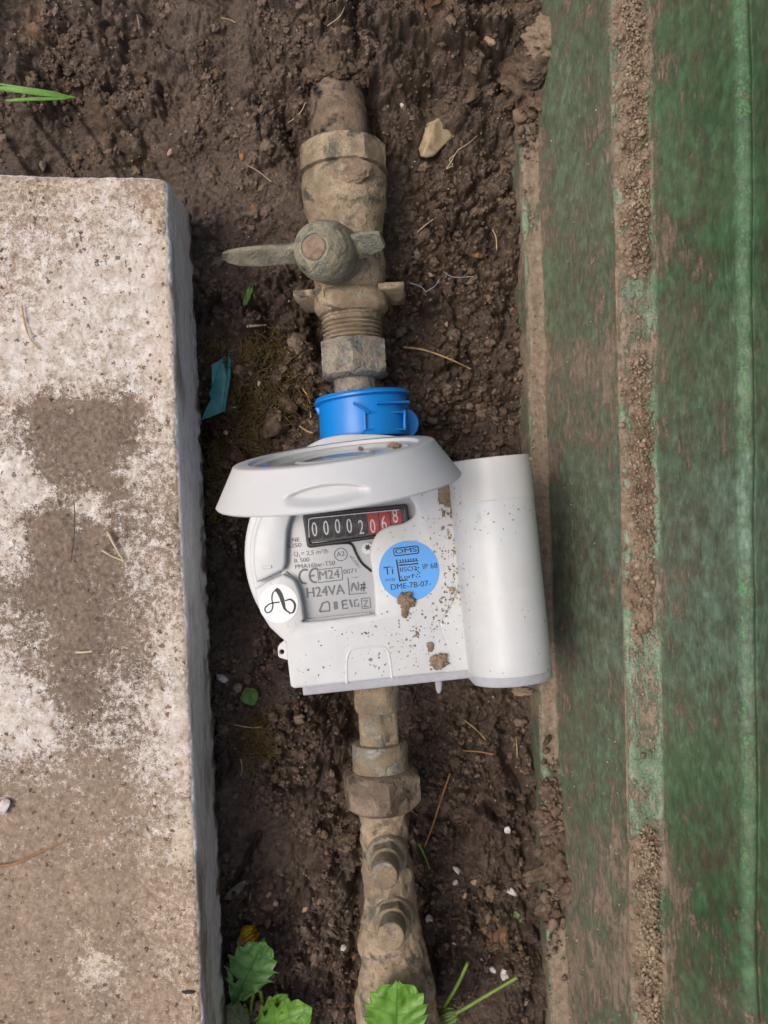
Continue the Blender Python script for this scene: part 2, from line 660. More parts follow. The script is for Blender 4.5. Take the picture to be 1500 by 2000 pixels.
CRACKS = [([(500, 1640), (478, 1690), (455, 1730), (438, 1760)], 9, 9.0), ([(535, 1540), (560, 1549), (592, 1546)], 5, 7.0), ([(625, 1618), (660, 1608), (700, 1600)], 7, 8.0),
          ([(700, 100), (702, 150), (720, 240)], 6, 7.0), ([(575, 262), (568, 290), (580, 315)], 9, 9.0), ([(610, 590), (615, 640), (628, 690)], 13, 10.0), ([(735, 215), (728, 260), (735, 300)], 8, 9.0),
          ([(668, 1380), (690, 1420), (690, 1450)], 14, 9.0), ([(988, 1420), (996, 1500), (1015, 1600), (1035, 1700)], 12, 7.0), ([(800, 590), (830, 615), (870, 620)], 8, 7.0), ([(985, 100), (982, 150), (975, 200)], 9, 7.0),
          ([(700, 1700), (694, 1800), (688, 1900)], 9, 8.0), ([(840, 1860), (850, 1900), (858, 1940)], 9, 8.0), ([(285, 40), (300, 70), (310, 90)], 6, 3.0), ([(640, 30), (655, 42), (668, 40)], 5, 5.0), ([(480, 1000), (500, 1030)], 8, 5.0),
          ([(500, 355), (535, 352), (560, 330)], 5, 4.0), ([(870, 120), (905, 122), (940, 135)], 4, 4.0), ([(770, 60), (800, 52), (830, 60)], 4, 4.0), ([(560, 1590), (600, 1640), (640, 1625)], 4, 3.0), ([(520, 1180), (535, 1230)], 8, 5.0)]


def seg_dist(px, py, pts):
    best = np.full(px.shape, 1e9)
    for (ax, ay), (bx, by) in zip(pts[:-1], pts[1:]):
        dx, dy = bx - ax, by - ay
        t = np.clip(((px - ax) * dx + (py - ay) * dy) / (dx * dx + dy * dy), 0, 1)
        best = np.minimum(best, np.hypot(px - ax - t * dx, py - ay - t * dy))
    return best


def soil_smooth(px, py):
    return 0.92 * sstep(0.47, 0.66, fbm2(px / 150 + 3.1, py / 150, 77, 2) + 0.13 * sstep(600, 380, px) * sstep(1350, 1150, py) - 0.07 * sstep(1250, 1400, py) - 0.14 * sstep(650, 800, px) * sstep(900, 500, py))


def soil_height(x, y):
    px, py = 750 + x / KREF, 1000 - y / KREF
    z = shepard(px, py, SOIL_CTRL, 3.0, 25)
    far = sstep(1500, 4000, np.hypot(px - 750, py - 1000))
    z = z * (1 - far) - 48 * far
    wx = (fbm2(px / 45, py / 45, 3, 3) - 0.5) * 46
    wy = (fbm2(px / 45, py / 45, 31, 3) - 0.5) * 46
    fx = (fbm2(px / 13, py / 13, 41, 2) - 0.5) * 12
    fy = (fbm2(px / 13, py / 13, 47, 2) - 0.5) * 12
    smooth = soil_smooth(px, py)
    rough = 1 - 0.8 * smooth
    z = z + (fbm2(px / 190, py / 190, 5, 3) - 0.5) * 10
    z = z + (fbm2(px / 60, py / 60, 15, 3) - 0.5) * 10
    # clods of several sizes, each a rounded lump with a gap round it
    for size, amp, sd, wp in ((95, 12.0, 1, 1.0), (47, 11.0, 2, 0.6), (23, 7.4, 3, 0.3), (11.5, 3.4, 4, 0.12)):
        qx, qy = (px + wx * wp + fx * min(1, size / 22)) / size, (py + wy * wp + fy * min(1, size / 22)) / size
        d1, d2, idv = worley2(qx, qy, sd)
        gap = np.clip((d2 - d1) / 0.22, 0, 1)
        msk = rough * (0.25 + 0.75 * sstep(0.35, 0.6, fbm2(px / 120 + sd * 5, py / 120, 200 + sd, 2)))
        z = z + amp * msk * ((0.25 + 0.75 * idv) * np.sqrt(np.clip(1 - (d1 / 0.85) ** 2, 0, 1)) * (0.45 + 0.55 * gap) - 0.45)
    d1, d2, idv = worley2((px + fx * 0.3) / 5.6, (py + fy * 0.3) / 5.6, 8)
    z = z + 1.7 * (0.35 + 0.65 * rough) * np.clip(1 - d1 / 0.7, 0, 1) * idv
    z = z + (fbm2(px / 9, py / 9, 25, 3) - 0.5) * 2.6 + (fbm2(px / 3.1, py / 3.1, 29, 2) - 0.5) * 0.9
    # the cut edge of the trench at the top
    yl = np.interp(px, [0, 200, 370, 470, 560, 620, 700, 850, 1000, 1100], [-60, 10, 45, 66, 104, 130, 132, 152, 145, 140]) + wy * 0.55 + fy
    z = z + 7.5 * sstep(-3, 5, yl - py) * sstep(260, 380, px)
    # trowel scrapes beside the slab
    t = (px * 160 - py * 110) / 194 + fx * 0.35 + wx * 0.15
    saw = (t / 68.0) % 1.0
    z = z + 3.2 * (np.minimum(saw, (1 - saw) * 9) - 0.5) * sstep(380, 300, px) * sstep(165, 215, py) * sstep(430, 370, py)
    for pts, w, dep in CRACKS:
        d = seg_dist(px + fx * 0.8 + wx * 0.12, py + fy * 0.8 + wy * 0.12, pts)
        jag = fbm2(px / 11, py / 11, 300, 2)
        z = z - dep * 0.9 * np.exp(-(d / (w * (0.45 + 1.1 * jag))) ** 2)
    # brown pocket right of the valve, smooth
    d = np.hypot((px - 815) / 55, (py - 395) / 62)
    z = z - 3.0 * np.exp(-d ** 2)
    return z / 1000.0


def ground_at(px, py):
    """place coordinates of the soil seen at photograph pixel (px, py)"""
    px, py = np.atleast_1d(np.asarray(px, float)), np.atleast_1d(np.asarray(py, float))
    z = np.full(px.shape, -0.06)
    for _ in range(5):
        k = S * (D - z) / D
        x, y = (px - 750) * k, -(py - 1000) * k
        z = 0.5 * z + 0.5 * soil_height(x, y)
    k = S * (D - z) / D
    return np.stack([(px - 750) * k, -(py - 1000) * k, z], 1)


def axis_coords(parts, lo_far, hi_far):
    c = []
    for a, b_, st in parts:
        c += list(np.arange(a, b_, st))
    c.append(parts[-1][1])
    g, st = [], 6.0
    v = c[0]
    while v > lo_far:
        v -= st
        st *= 1.22
        g.append(v)
    c = g[::-1] + c
    v, st = c[-1], 6.0
    while v < hi_far:
        v += st
        st *= 1.22
        c.append(v)
    return np.array(c)


gx = axis_coords([(-20, 330, 3.2), (330, 1120, 2.1)], -20000, 20000)
gy = axis_coords([(-30, 2035, 2.1)], -20000, 20000)
GX, GY = np.meshgrid(gx, gy, indexing='ij')
X, Y = (GX.ravel() - 750) * KREF, -(GY.ravel() - 1000) * KREF
Z = soil_height(X, Y)
px_, py_ = GX.ravel(), GY.ravel()
wetc = [(600, 100, .1), (300, 200, .25), (150, 300, .55), (450, 300, .2), (450, 500, .45), (560, 600, .75), (480, 750, .8), (560, 800, .9), (450, 950, .9), (500, 1100, .9), (850, 250, .15), (900, 450, .2), (900, 600, .55), (850, 720, .7), (900, 820, .75),
        (640, 1400, .9), (500, 1400, .55), (480, 1500, .45), (600, 1550, .4), (850, 1450, .65), (950, 1450, .6), (900, 1600, .6), (950, 1800, .55), (900, 1900, .75), (600, 1700, .3), (560, 1850, .3), (1000, 1700, .5), (650, 1900, .5), (500, 1950, .4)]
wet = np.clip(shepard(px_, py_, wetc, 2.5, 40) + (fbm2(px_ / 50, py_ / 50, 91, 3) - 0.5) * 0.8, 0, 1)
tanc = np.zeros(len(px_))
for cx, cy, r_, a_ in ((105, 95, 38, 1.0), (85, 75, 22, .9), (200, 260, 40, .5), (840, 100, 40, .6), (815, 395, 48, .45), (600, 250, 30, .3), (360, 240, 30, .4), (850, 520, 40, .35)):
    tanc = np.maximum(tanc, a_ * np.exp(-(((px_ - cx) ** 2 + (py_ - cy) ** 2) / r_ ** 2) ** 2))
ground = add_mesh('ground', np.stack([X, Y, Z], 1), grid_faces(len(gx), len(gy))[:, ::-1].copy(), M['soil'], attrs={'wet': wet, 'tan': tanc}, origin=(0, 0, 0))
ground['kind'] = 'structure'


# ------------------------------------------------------------------ concrete slab
def slab_mat():
    b = NB('weathered_concrete')
    W = b.attr('white')
    n1 = b.noise(330, 6, 0.72)
    n2 = b.noise(1400, 3, 0.6)
    nn = b.math('ADD', b.math('MULTIPLY', n1, 0.62), b.math('MULTIPLY', n2, 0.38))
    big = b.noise(45, 4, 0.6)
    th = b.math('MULTIPLY_ADD', W, 0.30, 0.345)
    th = b.math('ADD', th, b.math('MULTIPLY', b.math('SUBTRACT', big, 0.5), 0.16))
    d = b.math('SUBTRACT', th, nn)
    mask = b.ramp(b.math('MULTIPLY_ADD', d, 5.5, 0.5), [(0.2, 0.0), (0.8, 1.0)])
    white = b.ramp(b.noise(180, 5, 0.6), [(0.3, (0.40, 0.33, 0.265)), (0.52, (0.60, 0.54, 0.48)), (0.75, (0.78, 0.755, 0.73))])
    warm = b.attr('warm')
    white = b.mix(b.math('MULTIPLY', warm, 0.7), white, (0.55, 0.435, 0.31))
    soil = b.ramp(b.noise(420, 6, 0.7), [(0.3, (0.095, 0.071, 0.052)), (0.52, (0.190, 0.146, 0.110)), (0.75, (0.31, 0.25, 0.195))])
    tan = b.ramp(b.noise(300, 5, 0.7), [(0.3, (0.19, 0.134, 0.090)), (0.55, (0.325, 0.247, 0.178)), (0.75, (0.46, 0.37, 0.28))])
    dirt = b.mix(b.attr('tan'), soil, tan)
    c = b.mix(mask, dirt, white)
    # dark and rust crumbs pressed into the face
    wv = b.node('ShaderNodeVectorMath', operation='MULTIPLY_ADD')
    nz = b.node('ShaderNodeTexNoise')
    b.link(b.pos, nz.inputs['Vector'])
    nz.inputs['Scale'].default_value = 900
    b.link(nz.outputs['Color'], wv.inputs[0])
    wv.inputs[1].default_value = (0.0034, 0.0034, 0.0034)
    b.link(b.pos, wv.inputs[2])
    v = b.voro(560, vec=wv.outputs[0])
    idc = b.voro(560, vec=wv.outputs[0], out='Color')
    sep = b.node('ShaderNodeSeparateColor')
    b.link(idc, sep.inputs[0])
    g = b.math('MULTIPLY', b.math('LESS_THAN', v, b.math('MULTIPLY', b.math('MULTIPLY', sep.outputs[2], sep.outputs[2]), 0.62)), b.math('GREATER_THAN', sep.outputs[0], 0.80))
    c = b.mix(b.math('MULTIPLY', g, 0.85), c, b.ramp(sep.outputs[1], [(0.0, (0.055, 0.034, 0.022)), (0.7, (0.12, 0.075, 0.045)), (1.0, (0.22, 0.12, 0.06))]))
    # broken brown film between the white
    spk = b.noise(1050, 5, 0.75, dist=0.5)
    c = b.mix(b.ramp(spk, [(0.58, 0.0), (0.68, 0.75)]), c, b.ramp(n1, [(0.35, (0.13, 0.085, 0.055)), (0.65, (0.30, 0.205, 0.13))]))
    # the cast side: grey, lengthwise brushed
    sv = b.scale(b.pos, (1, 0.12, 1))
    sn = b.noise(700, 5, 0.65, sv)
    side = b.ramp(sn, [(0.3, (0.50, 0.475, 0.44)), (0.52, (0.74, 0.72, 0.69)), (0.78, (0.87, 0.86, 0.84))])
    side = b.mix(b.ramp(b.noise(38, 4, 0.6, b.scale(b.pos, (1, 0.35, 1))), [(0.52, 0.0), (0.64, 0.8)]), side, (0.26, 0.195, 0.13))
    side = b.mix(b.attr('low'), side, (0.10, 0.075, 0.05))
    c = b.mix(b.attr('side'), c, side)
    h = b.math('ADD', b.math('MULTIPLY', n1, 0.7), b.math('MULTIPLY', n2, 0.5))
    return b.out(c, 0.9, b.bump(h, 0.6, 0.0009), 0.2)


M['slab'] = slab_mat()
SLAB_W = [(50, 380, .45), (200, 380, .6), (300, 375, .35), (50, 480, .55), (150, 450, .6), (280, 450, .7), (60, 560, .55), (180, 540, .8), (290, 560, .85), (30, 690, .9), (150, 680, .8), (280, 700, .8), (330, 720, .75),
          (60, 760, .7), (200, 755, .7), (300, 780, .7), (100, 840, -.15), (200, 840, -.2), (235, 830, -.1), (290, 850, .5), (330, 860, .8), (20, 920, .85), (50, 955, .9), (130, 920, 0), (220, 950, -.1), (280, 930, .7), (330, 950, .4), (185, 985, 1.0),
          (110, 1040, -.15), (200, 1060, -.05), (20, 1070, .75), (260, 1080, .55), (320, 1080, .45), (100, 1150, -.1), (160, 1120, -.1), (220, 1180, .25), (320, 1180, .55), (50, 1230, .45), (150, 1250, -.1), (250, 1280, .35), (340, 1280, .7),
          (10, 1380, .8), (80, 1410, .9), (40, 1430, .9), (150, 1370, .05), (220, 1430, .5), (340, 1400, .85), (60, 1490, .3), (200, 1510, .12), (330, 1500, .65), (370, 1480, .75), (50, 1600, .08), (200, 1600, .15), (300, 1580, .35), (360, 1620, .7),
          (50, 1700, .1), (250, 1700, .15), (50, 1800, .12), (200, 1780, .15), (340, 1780, .45), (185, 1885, .75), (120, 1890, .1), (100, 1960, .12), (300, 1950, .22), (380, 1900, .4), (230, 1850, .1)]


def rounded_box(sx, sy, sz, r, xs, ys, zs):
    """surface of the box [-sx,0]x[-sy,0]x[-sz,0] with rounded edges: top, right (+x) and far (+y) faces, plus left, near, bottom"""
    V, F, off = [], [], 0
    lo, hi = np.array([-sx, -sy, -sz]) + r, -np.full(3, r)

    def add(A, B, f):
        nonlocal off
        U, W = np.meshgrid(A, B, indexing='ij')
        p = f(U.ravel(), W.ravel())
        V.append(p)
        F.append(grid_faces(len(A), len(B)) + off)
        off += len(p)
    z0 = lambda u: np.zeros_like(u)
    add(xs, ys, lambda u, w: np.stack([u, w, z0(u)], 1))
    add(ys, zs, lambda u, w: np.stack([z0(u), u, w], 1))
    add(zs, xs, lambda u, w: np.stack([w, z0(u), u], 1))
    add(zs[::4], ys[::4], lambda u, w: np.stack([z0(u) - sx, w, u], 1))
    add(xs[::4], zs[::4], lambda u, w: np.stack([u, z0(u) - sy, w], 1))
    add(ys[::8], xs[::8], lambda u, w: np.stack([w, u, z0(u) - sz], 1))
    V = np.concatenate(V)
    c = np.clip(V, lo, hi)
    d = V - c
    L = np.linalg.norm(d, axis=1, keepdims=True)
    N = d / np.maximum(L, 1e-9)
    return c + N * r, N, np.concatenate(F)


def edge_coords(L, fine, r, far_from):
    a = list(-np.linspace(0, r * 1.2, 9)) + list(-np.arange(r * 1.2 + fine, far_from, fine))
    v, st = a[-1], fine
    while v > -L:
        st *= 1.25
        v -= st
        a.append(max(v, -L))
    return np.array(a)


sx, sy, sz = 0.30, 0.60, 0.046
xs = edge_coords(sx, 0.00052, 0.003, 0.092)[::-1]
ys = edge_coords(sy, 0.00052, 0.003, 0.375)[::-1]
zs = np.linspace(-sz, 0, 46)
V, N, F = rounded_box(sx, sy, sz, 0.0026, xs, ys, zs)
C0 = P(326, 345, 0)
ang = math.radians(2.5)
# chipped, pitted cast faces
q = V * 1.0
chip = (fbm3(q * 60, 3, 3) - 0.5) * 0.0012 + (fbm3(q * 700, 9, 3) - 0.5) * 0.0006
edge = np.exp(-((V[:, 0] / 0.004) ** 2)) * np.exp(-((V[:, 2] / 0.004) ** 2))
chip -= edge * np.clip(fbm3(q * 90, 21, 3) - 0.52, 0, 1) * 0.004
bot = np.exp(-((V[:, 0] / 0.004) ** 2)) * np.exp(-(((V[:, 2] + sz) / 0.008) ** 2))
chip += bot * (fbm3(q * 220, 33, 3) - 0.45) * 0.0028
V = V + N * chip[:, None]
wxy = np.stack([C0.x + V[:, 0] * math.cos(ang) - V[:, 1] * math.sin(ang), C0.y + V[:, 0] * (math.sin(ang) - 0.062) + V[:, 1] * math.cos(ang), V[:, 2]], 1)
spx, spy = to_px(wxy[:, 0], wxy[:, 1], wxy[:, 2])
wv = np.clip(shepard(spx + (fbm2(spx / 40, spy / 40, 2, 4) - .5) * 75, spy + (fbm2(spx / 40, spy / 40, 8, 4) - .5) * 75, SLAB_W, 3.0, 22), -0.3, 1.2)
wv = np.where(wv < 0.25, 0.25 + (wv - 0.25) * 0.75, wv)
warm = np.clip(0.55 * np.exp(-((spx - 345 - (spy - 1000) * 0.045) / 28) ** 2) + 0.55 * np.exp(-((spy - 345) / 70) ** 2) + 0.8 * sstep(1500, 1750, spy) + (fbm2(spx / 60, spy / 60, 55, 3) - .5) * 0.9, 0, 1)
tanm = np.clip(sstep(1380, 1560, spy) * 0.8 + sstep(820, 700, spy) * 0.9 + 0.5 * sstep(255, 300, spx) + (fbm2(spx / 50, spy / 50, 66, 3) - .5) * 0.7, 0, 1)
sidem = sstep(0.45, 0.8, np.abs(N[:, 0])) * 1.0 + sstep(0.45, 0.8, np.abs(N[:, 1]))
top = N[:, 2] > 0.5
dirt_lift = np.where(top, sstep(0.25, -0.05, wv) * (0.35 + fbm2(spx / 5, spy / 5, 4, 3)) * 0.0011, 0)
wxy[:, 2] += dirt_lift + np.where(top, (fbm2(spx / 4, spy / 4, 14, 2) - .5) * 0.0005, 0)
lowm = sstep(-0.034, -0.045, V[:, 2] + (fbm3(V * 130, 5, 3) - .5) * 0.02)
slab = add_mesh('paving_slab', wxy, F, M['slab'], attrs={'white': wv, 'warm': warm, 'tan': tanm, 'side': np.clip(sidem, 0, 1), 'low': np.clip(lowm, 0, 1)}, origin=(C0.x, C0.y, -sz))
tag(slab, 'thick weathered concrete slab with white lime crust and brown mud stains', 'slab')


# ------------------------------------------------------------------ green plastic box with stepped wall
def box_mat():
    b = NB('muddy_green_plastic')
    uv = b.node('ShaderNodeCombineXYZ')
    b.link(b.attr('along'), uv.inputs[0])
    b.link(b.attr('across'), uv.inputs[1])
    # scrapes run lengthwise and slightly down
    m1 = b.node('ShaderNodeMapping')
    b.link(uv.outputs[0], m1.inputs[0])
    m1.inputs['Rotation'].default_value = (0, 0, 0.62)
    m1.inputs['Scale'].default_value = (0.28, 1.3, 1)
    st = b.noise(700, 6, 0.72, m1.outputs[0])
    m2 = b.node('ShaderNodeMapping')
    b.link(uv.outputs[0], m2.inputs[0])
    m2.inputs['Scale'].default_value = (0.2, 1, 1)
    m2.inputs['Rotation'].default_value = (0, 0, -0.08)
    st2 = b.noise(420, 6, 0.7, m2.outputs[0])
    blot = b.noise(75, 5, 0.65)
    fin = b.noise(1300, 4, 0.7)
    green = b.ramp(b.noise(22, 3), [(0.3, (0.022, 0.092, 0.032)), (0.7, (0.052, 0.175, 0.066))])
    pale = (0.165, 0.235, 0.185)
    pm = b.math('ADD', b.attr('pale'), b.math('MULTIPLY', b.math('SUBTRACT', st, 0.5), 2.4))
    c = b.mix(b.ramp(pm, [(0.25, 0.0), (0.95, 0.9)]), green, pale)
    c = b.mix(b.ramp(st2, [(0.30, 0.6), (0.46, 0.0)]), c, (0.013, 0.034, 0.016))
    c = b.mix(b.math('MULTIPLY', b.attr('brown'), b.ramp(blot, [(0.40, 0.0), (0.60, 0.95)])), c, (0.050, 0.034, 0.017))
    c = b.mix(b.math('MULTIPLY', b.attr('film'), b.ramp(st, [(0.25, 0.25), (0.65, 1.0)])), c, (0.225, 0.222, 0.160))
    mot = b.noise(190, 6, 0.74, dist=0.3)
    c = b.mix(1.0, c, b.ramp(mot, [(0.28, 0.5), (0.5, 0.95), (0.68, 1.5)]), 'MULTIPLY')
    # bright worn plastic on corners
    wear = b.math('ADD', b.attr('wear'), b.math('ADD', b.math('MULTIPLY', b.math('SUBTRACT', blot, 0.5), 1.6), b.math('MULTIPLY', b.math('SUBTRACT', fin, 0.5), 1.4)))
    wz = b.node('ShaderNodeSeparateXYZ')
    b.link(b.pos, wz.inputs[0])
    mint = b.ramp(fin, [(0.3, (0.07, 0.20, 0.11)), (0.7, (0.20, 0.345, 0.245))])
    mint = b.mix(b.ramp(b.noise(520, 5, 0.7), [(0.42, 0.0), (0.58, 0.8)]), mint, (0.40, 0.335, 0.25))
    wcol = b.mix(b.math('GREATER_THAN', wz.outputs[2], 0.07), mint, b.ramp(fin, [(0.3, (0.05, 0.22, 0.075)), (0.7, (0.13, 0.36, 0.16))]))
    c = b.mix(b.ramp(wear, [(0.55, 0.0), (0.85, 0.9)]), c, wcol)
    m3 = b.node('ShaderNodeMapping')
    b.link(uv.outputs[0], m3.inputs[0])
    m3.inputs['Rotation'].default_value = (0, 0, 0.55)
    m3.inputs['Scale'].default_value = (0.07, 1.0, 1)
    scr = b.noise(2600, 4, 0.75, m3.outputs[0])
    c = b.mix(b.math('MULTIPLY', b.ramp(scr, [(0.56, 0.0), (0.66, 0.75)]), b.math('MULTIPLY_ADD', b.attr('film'), 1.2, 0.12, clamp=True)), c, (0.30, 0.27, 0.20))
    c = b.mix(b.ramp(scr, [(0.32, 0.55), (0.42, 0.0)]), c, (0.018, 0.030, 0.016))
    # dried mud film
    mud = b.math('ADD', b.attr('mud'), b.math('ADD', b.math('MULTIPLY', b.math('SUBTRACT', st2, 0.5), 1.5), b.math('MULTIPLY', b.math('SUBTRACT', blot, 0.5), 1.5)))
    mud = b.math('ADD', mud, b.math('MULTIPLY', b.math('SUBTRACT', scr, 0.5), 0.8))
    mud = b.math('ADD', mud, b.math('MULTIPLY', b.math('SUBTRACT', fin, 0.5), 0.9))
    mm = b.ramp(mud, [(0.50, 0.0), (0.66, 0.92)])
    mc = b.ramp(b.noise(330, 5, 0.7), [(0.3, (0.15, 0.108, 0.072)), (0.55, (0.27, 0.205, 0.147)), (0.78, (0.40, 0.315, 0.24))])
    c = b.mix(mm, c, mc)
    r = b.ramp(mm, [(0, 0.42), (1, 0.9)])
    h = b.math('ADD', b.math('MULTIPLY', mm, 0.6), b.math('ADD', b.math('MULTIPLY', st, 0.35), b.math('MULTIPLY', fin, 0.5)))
    return b.out(c, r, b.bump(h, 0.8, 0.0010), 0.4)


M['box'] = box_mat()
#            px at py=0, px at py=2000, z, sharpness
BOX_PROF = [(958, 1046, -0.100), (972, 1060, -0.075), (1008, 1074, -0.0475), (1040, 1108, -0.048), (1196, 1240, 0.034), (1268, 1300, 0.035), (1437, 1455, 0.096), (1464, 1480, 0.0975), (1469, 1485, 0.0950), (1550, 1562, 0.124)]


def chaikin(p, w):
    out = [p[0]]
    for a, b_, c in zip(p[:-2], p[1:-1], p[2:]):
        u, v = a - b_, c - b_
        lu, lv = np.linalg.norm(u[:3:2]), np.linalg.norm(v[:3:2])
        ka, kc = min(w, lu * 0.4) / max(lu, 1e-9), min(w, lv * 0.4) / max(lv, 1e-9)
        A, C = b_ + u * ka, b_ + v * kc
        for t in (0, .2, .4, .6, .8, 1):
            out.append((1 - t) ** 2 * A + 2 * t * (1 - t) * b_ + t * t * C)
    out.append(p[-1])
    return out


rows = []
for pa, pb, z in BOX_PROF:
    a_, b_ = P(pa, 0, z), P(pb, 2000, z)
    sl_ = (b_.x - a_.x) / (b_.y - a_.y)
    rows.append(np.array([a_.x - sl_ * a_.y, sl_, z]))          # x at Y=0, slope, z
top_x = rows[-1][0]
rows += [np.array([top_x + 0.01, rows[-1][1], 0.126]), np.array([top_x + 0.10, rows[-1][1], 0.127]), np.array([top_x + 0.20, rows[-1][1], 0.126]), np.array([top_x + 0.215, rows[-1][1], 0.120]), np.array([top_x + 0.25, rows[-1][1], -0.10])]
prof = chaikin(rows, 0.0032)
dense = []
for a_, b_ in zip(prof[:-1], prof[1:]):
    L = math.hypot(b_[0] - a_[0], b_[2] - a_[2])
    m = max(1, int(L / 0.0011)) if a_[2] < 0.151 and a_[0] < top_x + 0.03 else max(1, int(L / 0.02))
    for k in range(m):
        dense.append(a_ + (b_ - a_) * k / m)
dense.append(prof[-1])
dense = np.array(dense)
Yb = np.concatenate([np.linspace(-0.50, -0.34, 9)[:-1], np.linspace(-0.34, 0.32, 560), np.linspace(0.32, 0.45, 8)[1:]])
nu, nv = len(dense), len(Yb)
BX = dense[:, 0][:, None] + dense[:, 1][:, None] * Yb[None, :]
BZ = np.repeat(dense[:, 2][:, None], nv, 1)
BY = np.repeat(Yb[None, :], nu, 0)
# moulded sheet is never quite true: slow waves, small dents
wv_ = (fbm2(BY.ravel() * 22 + 7, BZ.ravel() * 30, 61, 3) - 0.5).reshape(nu, nv)
BX = BX + wv_ * 0.0022
BZ = BZ + (fbm2(BY.ravel() * 30 + 3, BX.ravel() * 60, 71, 2).reshape(nu, nv) - 0.5) * 0.0016
fine_ = (fbm2(BY.ravel() * 420, dense[:, 2].repeat(nv) * 420 + dense[:, 0].repeat(nv) * 300, 81, 3) - 0.5).reshape(nu, nv)
BX = BX - fine_ * 0.0005
along = BY.ravel()
cum = np.concatenate([[0], np.cumsum(np.hypot(np.diff(dense[:, 0]), np.diff(dense[:, 2])))])
across = np.repeat(cum[:, None], nv, 1).ravel()
bpx, bpy_ = to_px(BX.ravel(), BY.ravel(), np.minimum(BZ.ravel(), 0.2))
MUD = [(1000, 300, .3), (1010, 620, .45), (1010, 900, .4), (1040, 1450, .2), (1060, 1800, .3), (1030, 250, .95), (1032, 400, .9), (1035, 425, .45), (1035, 480, .95), (1040, 700, .95), (1045, 900, .95), (1065, 1350, .85), (1075, 1520, .45), (1085, 1620, .5), (1090, 1850, .8), (1095, 1980, .95),
       (1100, 120, .35), (1090, 240, .1), (1150, 150, .35), (1190, 250, .55), (1100, 400, .25), (1160, 420, .3), (1080, 520, .15), (1095, 620, .1), (1140, 600, .5), (1190, 560, .55), (1120, 700, .75), (1170, 720, .75), (1095, 780, .55), (1160, 850, .5), (1130, 920, .2), (1190, 930, .4), (1090, 1050, .15), (1160, 1050, .15), (1100, 1200, .35), (1180, 1200, .1), (1130, 1350, .4), (1190, 1400, .3), (1130, 1550, .4), (1200, 1550, .45), (1130, 1700, .6), (1200, 1720, .7), (1150, 1850, .65), (1220, 1900, .7), (1150, 1980, .5),
       (1240, 100, .8), (1240, 300, .8), (1240, 500, .75), (1240, 590, .5), (1240, 700, .8), (1240, 850, .7), (1250, 1150, .8), (1250, 1340, .45), (1250, 1420, .65), (1255, 1540, .45), (1260, 1700, .85), (1280, 1900, .9),
       (1310, 100, .4), (1320, 300, .3), (1310, 600, .4), (1330, 800, .25), (1400, 100, .2), (1400, 400, .15), (1390, 700, .12), (1350, 1000, .05), (1400, 1300, .0), (1330, 1500, .15), (1400, 1700, .1), (1340, 1900, .25), (1455, 300, .2), (1455, 650, .3), (1460, 1200, .05), (1490, 600, .15), (1490, 1500, .0)]
PALE = [(1080, 300, .5), (1150, 300, .5), (1120, 500, .5), (1150, 900, .6), (1170, 1100, .85), (1170, 1250, .85), (1130, 1400, .5), (1180, 1600, .4), (1150, 1800, .25), (1350, 100, .0), (1350, 400, .0), (1340, 700, .25), (1420, 650, .35), (1350, 850, .6), (1400, 1000, .85), (1380, 1150, .85), (1420, 1250, .8), (1380, 1350, .5), (1350, 1500, .1), (1400, 1700, .0), (1350, 1900, .0), (1490, 300, .1), (1490, 800, .45), (1490, 1200, .55), (1490, 1700, .05)]
BROWN = [(1400, 100, .4), (1350, 300, .3), (1390, 480, .9), (1380, 600, 1), (1420, 650, .7), (1350, 750, .5), (1360, 900, .6), (1410, 1100, .5), (1400, 1310, .7), (1350, 1500, .2), (1390, 1650, .9), (1370, 1850, .8), (1150, 450, .5), (1100, 900, .3), (1480, 1400, .8), (1150, 1300, .6), (1130, 1150, .8)]
mudv = shepard(bpx, bpy_, MUD, 3.0, 18)
on_l1 = ((np.abs(dense[:, 2] + 0.0478) < 0.0012)).repeat(nv)
l1e = np.exp(-((dense[:, 0] - rows[2][0]) / 0.0022) ** 2).repeat(nv)
l1m = -0.75 * l1e + np.interp(bpy_, [0, 180, 380, 410, 450, 470, 1000, 1480, 1510, 1650, 1800, 1840, 2000], [.8, 1.25, 1.25, .6, .6, 1.25, 1.25, 1.2, .5, .6, .6, 1.1, 1.25])
mudv = np.where(on_l1, l1m, mudv)
FILM = [(1080, 300, .5), (1150, 150, .6), (1150, 400, .75), (1100, 550, .5), (1150, 700, .85), (1120, 900, .7), (1150, 1100, .4), (1120, 1300, .55), (1160, 1500, .55), (1150, 1700, .7), (1180, 1900, .7), (1320, 100, .3), (1400, 200, .15), (1330, 500, .3), (1420, 500, .1), (1350, 900, .2), (1400, 1200, .1), (1330, 1600, .2), (1400, 1800, .1), (1490, 1000, 0), (1000, 500, .7), (1050, 1500, .6)]
filmv = shepard(bpx, bpy_, FILM, 2.5, 40)
palev = shepard(bpx, bpy_, PALE, 2.6, 40)
brownv = shepard(bpx, bpy_, BROWN, 2.4, 40)
wear = np.zeros(nu * nv)
for i, amt in ((2, .95), (3, .25), (4, 1.0), (5, .75), (6, .6), (7, .5)):
    wear = np.maximum(wear, amt * np.exp(-((np.hypot((dense[:, 0] - rows[i][0]), dense[:, 2] - rows[i][2]) / 0.0034) ** 2)).repeat(nv))
on_rim = ((dense[:, 2] > 0.0953) & (dense[:, 0] < rows[7][0] + 0.0008)).repeat(nv)
wear = np.where(on_rim, np.maximum(wear, 0.48 + 0.14 * sstep(0.0, 0.05, BY.ravel())), wear)
on_l2 = ((dense[:, 2] > 0.0325) & (dense[:, 2] < 0.0365)).repeat(nv)
wear = np.where(on_l2, np.maximum(wear, 0.75), wear)
F = grid_faces(nu, nv)[:, ::-1].copy()
